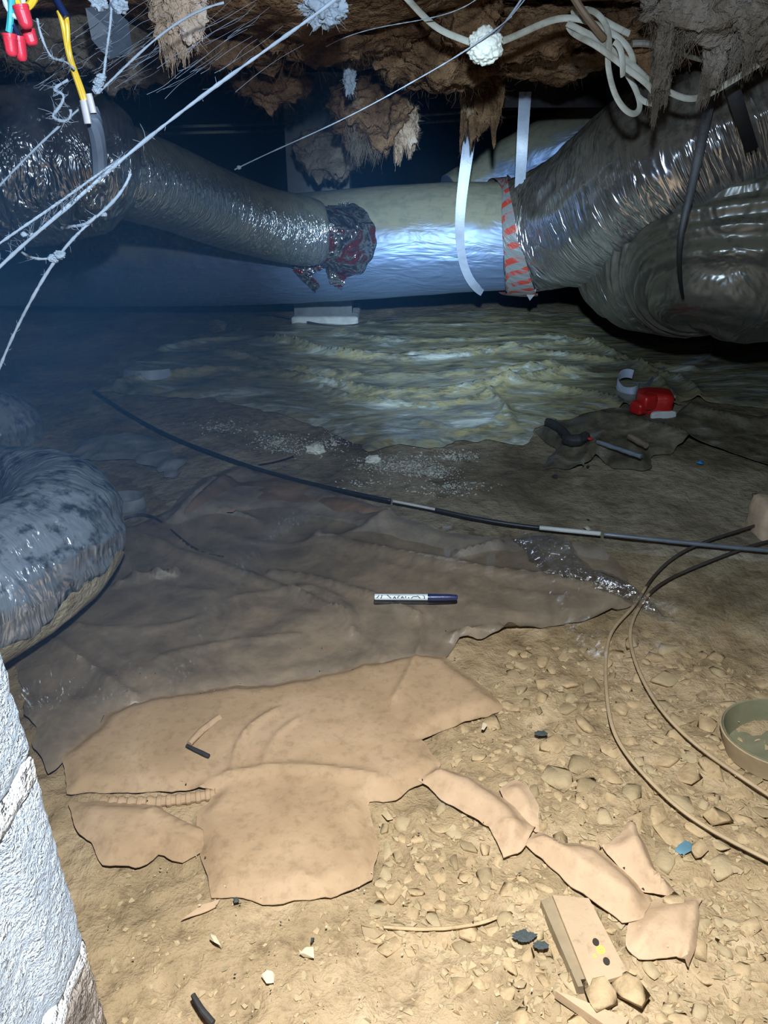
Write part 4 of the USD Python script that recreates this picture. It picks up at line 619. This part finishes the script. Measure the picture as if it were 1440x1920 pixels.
# strap scraps
th = np.linspace(0, 2 * np.pi, 60); lc0 = G(236, 975) + [0, .02, 0]; zc = max(lc0[2], -.02)
ring = np.stack([lc0[0] + .040 * np.cos(th), lc0[1] + .030 * np.sin(th), 0 * th + zc + .026], 1); v, f, _ = sweep(ring, .0012, .018, (0, 0, 1.0), 4, square=True, cap=False)
obj('strap_loop', (v, f), 'grey_film', smooth=40, label='grey strap loop standing at the waterline beside the coiled duct', cat='strap')
v, f, _ = sweep(spline([G(1187, 702, .045), G(1172, 700, .045), G(1158, 712, .035), G(1162, 728, .02), G(1178, 735, .02), G(1198, 722, .024)], 40), .0012, .013, (0, 0, 1.0), 4, square=True)
obj('strap_curl', (v, f), 'strap_white', smooth=40, label='curled pale strap offcut on the sheet above the red jug', cat='strap')
obj('strap_offcut', strap([G(232, 704, .02), G(275, 706, .025), G(320, 702, .02)], .035, .001), 'grey_strap_ground', label='flat blue grey strap offcut on the dark ground at the left', cat='strap')
# half buried block at the right edge
g = G(1450, 1005); obj('wood_block', rough_block(tuple(g + [-.035, -.02, -.02]), tuple(g + [.12, .06, .07]), .012, .010, 33), 'silt_strip', smooth=40, label='muddy tan block end at the right edge by the long cable', cat='block')
# tub
g = G(1462, 1412); g[2] = terrain(g[0], g[1]) + .003; tub = thing('tub', 'shallow olive tub sunk in the gravel at the right edge', 'tub', loc=g)
def lathe(prof, sides=56, sx=1.0, sy=1.0):
    th = np.linspace(0, 2 * np.pi, sides, endpoint=False); p = np.array(prof); n = len(p)
    v = np.stack([p[:, :1] * np.cos(th) * sx, p[:, :1] * np.sin(th) * sy, p[:, 1:] + 0 * th], -1).reshape(-1, 3); i, j = np.meshgrid(np.arange(n - 1), np.arange(sides), indexing='ij')
    q = np.stack([i * sides + j, i * sides + (j + 1) % sides, (i + 1) * sides + (j + 1) % sides, (i + 1) * sides + j], -1).reshape(-1, 4); return v, np.vstack([q[:, [0, 1, 2]], q[:, [0, 2, 3]]])
v, f = lathe([(.001, 0), (.070, 0), (.082, .036), (.084, .037), (.085, .035), (.0755, .004)][::-1], sx=1, sy=.8); v2, f2 = lathe([(.0755, .004), (.085, .035), (.087, .034), (.075, -.002), (.001, -.002)], sx=1, sy=.8)
obj('bowl', (v + g, f), 'tub_green', tub, smooth=40); obj('outer_wall', (v2 + g, f2), 'tub_silt', tub, smooth=40, label='silt coated outer wall')
hk = thing('wire_coil', 'silted wire coil with a hook hanging over the tub rim', 'wire', loc=g)
for k in range(4): obj('turn', cable([g + q for q in [(-.020 - .004 * k, -.058, .040), (.0 + .006 * k, -.050 + .008 * k, .050), (.03 + .006 * k, -.048 + .006 * k, .048), (.08, -.05, .044)]], .0022, 30), 'coil_silt', hk)
obj('hook', cable([g + q for q in [(.05, -.064, .040), (-.01, -.064, .041), (-.034, -.062, .042), (-.040, -.070, .036), (-.036, -.076, .018)]], .0032, 40), 'coil_silt', hk)
c = spline([G(190, 1503, .001), G(300, 1503, .004), G(405, 1488, .003)], 300)
v, f, _ = sweep(c, .0075, sides=12, disp=lambda u, t: 1 + .12 * np.tanh(3 * np.sin(u * 2 * np.pi / .0125)))
obj('corrugated_hose', (v, f), 'silt_sheet', smooth=30, label='ribbed silted hose half buried along the left lower edge of the big tan sheet', cat='hose')
# punched board with gilt print
def quad_board(px, z0, thick):
    t = np.array([Pz(a, b, z0) for a, b in px]); return trimesh.Trimesh(np.vstack([t, t - [0, 0, thick]]), [[0, 2, 1], [0, 3, 2], [4, 5, 6], [4, 6, 7]] + [f for k in range(4) for f in ([k, (k + 1) % 4, 4 + (k + 1) % 4], [k, 4 + (k + 1) % 4, 4 + k])], process=False)
g = G(1110, 1770); zb = g[2] + .016
bd_ = thing('punched_board', 'tan board with two punched holes and small gilt letters under water', 'board', loc=(g[0], g[1], zb))
b0 = quad_board([(1036, 1678), (1104, 1684), (1178, 1826), (1104, 1848)], zb, .006); b0.fix_normals(); obj('face', b0, 'silt_board', bd_, smooth=False)
b1 = quad_board([(1014, 1688), (1036, 1680), (1104, 1848), (1084, 1850)], zb - .004, .012); b1.fix_normals(); obj('side_flange', b1, 'silt_board_side', bd_, smooth=False, label='duller turned down side')
for x, y, r in [(1117, 1767, .0034), (1137, 1803, .0034)]:
    h = trimesh.creation.cylinder(r, .002, sections=20); h.apply_scale([1, 1.2, 1]); h.apply_translation(Pz(x, y, zb) + [0, 0, .0001]); obj('punched_hole', h, 'hole_dark', bd_)
for s_, x, y, hh in [('©', 1122, 1792, .0085), ('s', 1114, 1797, .0050)]:
    t = meshkit.text_mesh(s_, hh, .0006, True); t.apply_transform(trimesh.transformations.rotation_matrix(.35, [0, 0, 1])); t.apply_translation(Pz(x, y, zb) + [0, 0, .0002]); obj('letter', t, 'gold_print', bd_, smooth=False)
pl = quad_board([(1042, 1858), (1068, 1866), (1180, 1910), (1160, 1940)], G(1100, 1890)[2] + .014, .012); pl.vertices = np.array(pl.vertices); pl.fix_normals()
obj('wood_lath', pl, 'silt_board', smooth=False, label='pale lath below the punched board at the bottom edge', cat='lath')
for px, py, s, lab, rot in [(1122, 1868, .024, 'upright pale stone touching the lower end of the punched board', 1.4), (1185, 1862, .025, 'pale angular stone right of the punched board end', -.7), (1262, 1690, .016, 'tan wedge stone beside the triangular plastic scrap', .3), (1345, 1535, .020, 'flat tan slab stone under the left thin wire', .1), (1310, 1590, .016, 'rounded tan stone beside the sunken blue bit', .8)]:
    obj('loose_stone', stone_mesh(s, np.random.default_rng(int(px)), .5, 14, G(px, py, .012), rot), 'gravel_stone', smooth=True, label=lab, cat='stone', group='loose stones among the gravel')
# ------------------------------------------------------------------ gravel: the largest stones are parts of the floor, the rest one bed
GRAV = sg.Polygon([(900, 1330), (960, 1240), (1100, 1230), (1300, 1240), (1460, 1300), (1480, 1700), (1440, 1930), (1250, 1930), (1010, 1930), (900, 1860), (700, 1760), (720, 1520), (800, 1540), (860, 1400)])
avoid = [sg.Polygon(q) for q in ([(785, 1472), (812, 1443), (880, 1465), (1002, 1562), (1215, 1700), (1312, 1690), (1288, 1822), (1172, 1785), (945, 1616)], [(1014, 1684), (1108, 1680), (1182, 1828), (1084, 1852)], [(1120, 1600), (1182, 1545), (1275, 1690)], [(1335, 1350), (1460, 1340), (1460, 1480), (1380, 1460)], [(1040, 1855), (1180, 1900), (1180, 1930), (1030, 1880)])]
rs = np.random.default_rng(17); spots = []; grid = []
tries = 0
while len(spots) < 300 and tries < 20000:
    tries += 1; x, y = rs.uniform(690, 1480), rs.uniform(1225, 1935); p = sg.Point(x, y)
    if not GRAV.contains(p) or any(q.contains(p) for q in avoid): continue
    w = Pz(x, y, -.08); s = rs.uniform(.007, .019) if x < 1000 or y > 1650 else rs.uniform(.010, .028)
    if all((w[0] - q[0]) ** 2 + (w[1] - q[1]) ** 2 > (.68 * (s + q[2])) ** 2 for q in spots): spots.append((w[0], w[1], s))
for x, y, s in spots:
    z = float(ground_z(np.array([x]), np.array([y]))[0]); obj('stone', stone_mesh(s, rs, rs.uniform(.26, .42), 17, (x, y, z - s * .04)), ['gravel_stone', 'gravel_stone', 'gravel_stone_grey', 'gravel_stone_dark'][rs.integers(0, 4)] if rs.random() > .1 else 'gravel_stone', floor, smooth=True)
ms = []
while len(ms) < 3000:
    x, y = rs.uniform(180, 1900), rs.uniform(1225, 1935); p = sg.Point(x, y); inside = GRAV.contains(p) or x > 1440
    if not inside and (y < 1620 or rs.random() < .5): continue
    w = Pz(x, y, -.08); s = rs.uniform(.002, .008) if inside else rs.uniform(.0015, .006); z = float(ground_z(np.array([w[0]]), np.array([w[1]]))[0]); ms.append(stone_mesh(s, rs, .5, 9, (w[0], w[1], z + s * .2)))
obj('gravel', cat(ms[:2000]), 'gravel_stone_grey', floor, smooth=False, kind='stuff'); obj('gravel', cat(ms[2000:]), 'gravel_stone', floor, smooth=False, kind='stuff')
# white powder crumbs on the mud
ms = []
for px, py, sx, sy, n in [(520, 828, 42, 14, 260), (620, 830, 40, 10, 160), (640, 812, 30, 8, 90), (700, 868, 30, 16, 150), (770, 872, 50, 16, 420), (810, 885, 40, 10, 220), (860, 855, 40, 8, 160), (560, 845, 60, 12, 140), (840, 915, 60, 16, 160), (690, 905, 50, 14, 60), (420, 800, 40, 14, 120)]:
    for _ in range(int(n * 1.8)):
        x, y = rs.normal(px, sx * .6), rs.normal(py, sy * .55); s = abs(rs.normal(.0015, .0014)) + .0007; ms.append(stone_mesh(s, rs, .5, 7, G(x, y, .002)))
obj('white_crumbs', cat(ms), 'powder', smooth=False, label='patches of white powdery crumbs on the mud between sheet and cable', cat='crumbs', kind='stuff')
ms = []
for _ in range(260):
    x, y = rs.uniform(200, 1440), rs.uniform(1180, 1930); ms.append(stone_mesh(rs.uniform(.0007, .0022), rs, .3, 7, G(x, y, .014)))
obj('dark_flecks', cat(ms[:150]), 'dark_debris', smooth=False, label='dark flecks scattered over the silt and sunken sheets', cat='debris', kind='stuff')
obj('pale_flecks', cat(ms[150:]), 'pale_chip', smooth=False, label='tiny pale flecks scattered over the silt and sunken sheets', cat='debris', kind='stuff')
# dark litter on the flap
for pts, r, m, lab in [([(1025, 790), (1045, 800), (1062, 818)], .010, 'dark_debris', 'black bent twig at the left of the litter heap on the flap'), ([(1060, 822), (1078, 826), (1098, 818)], .013, 'dark_debris', 'black lump of litter in the middle of the heap on the flap'), ([(1120, 828), (1160, 842), (1202, 856)], .005, 'hose_grey', 'grey stick lying right of the black litter'), ([(1180, 818), (1198, 828), (1212, 836)], .007, 'twig', 'brown twig below the red jug'), ([(485, 868), (520, 862), (550, 852)], .003, 'twig', 'thin twig lying across the mud above the long cable'), ([(355, 1395), (385, 1365), (412, 1345)], .005, 'silt_strip', 'sunken pale stick at the left of the big tan sheet'), ([(350, 1398), (370, 1408), (392, 1418)], .003, 'dark_debris', 'dark sunken twig end below the pale stick'), ([(362, 1865), (380, 1895), (400, 1918)], .003, 'dark_debris', 'dark twig on the silt at the bottom left of centre'), ([(720, 1738), (800, 1742), (880, 1735), (930, 1720)], .0022, 'gravel_stone', 'long silted root left of the punched board')]:
    o = obj('twig' if 'lump' not in lab else 'litter_lump', cable([G(a, b, .008 if 'root' in lab else .048 if pts[0][1] < 845 else .020) for a, b in pts], r, 30, disp=lambda u, t: 1 + .5 * (fbm(np.stack([u * 90, t, 0 * u], -1), 3, 3) - .5)), m, label=lab, cat='twig' if 'lump' not in lab else 'litter')
chip(1108, 822, .010, 'red_jug', 'small dull red scrap beside the black litter lump', 'plastic_bit', 'plastic bit', .05, 31, .5)
for px, py, s, lab in [(1040, 893, .012, 'dark flat stone on the mud below the flap'), (1102, 875, .009, 'dark chip at the lower edge of the flap'), (1103, 974, .005, 'tiny dark pebble just above the pale cream sleeve')]: chip(px, py, s, 'dark_debris', lab, 'dark_stone', 'stone', .006, 40, .4)
chip(1100, 990, .010, 'pale_chip', 'yellowish chip behind the pale cream sleeve of the long cable', 'pale_chip', 'debris', .008, 44, .4)
chip(905, 1361, .009, 'pale_chip', 'white flake on the lower edge of the big tan sheet', 'pale_chip', 'debris', .022, 45, .2)
for px, py, s, lab in [(982, 1755, .010, 'larger dark blue leaf scrap on the silt left of the punched board'), (1015, 1772, .007, 'small dark blue leaf scrap left of the punched board'), (590, 1310, .007, 'dark speck on the upper part of the big tan sheet'), (1015, 1375, .008, 'dark sunken leaf at the upper edge of the gravel')]: lump(G(px, py, .014), (s, s * .6, s * .12), 'blue_black_debris', int(px), None, 'dark_leaf', 3, 1.5, label=lab, cat='leaf')
# ------------------------------------------------------------------ haze
el = trimesh.creation.icosphere(subdivisions=4); el.apply_scale(MR * 1.01); el.apply_translation(MC)
obj('mist', el, 'mist', smooth=True, label='bluish mist hanging in the lamp light at the left', cat='haze', kind='stuff')
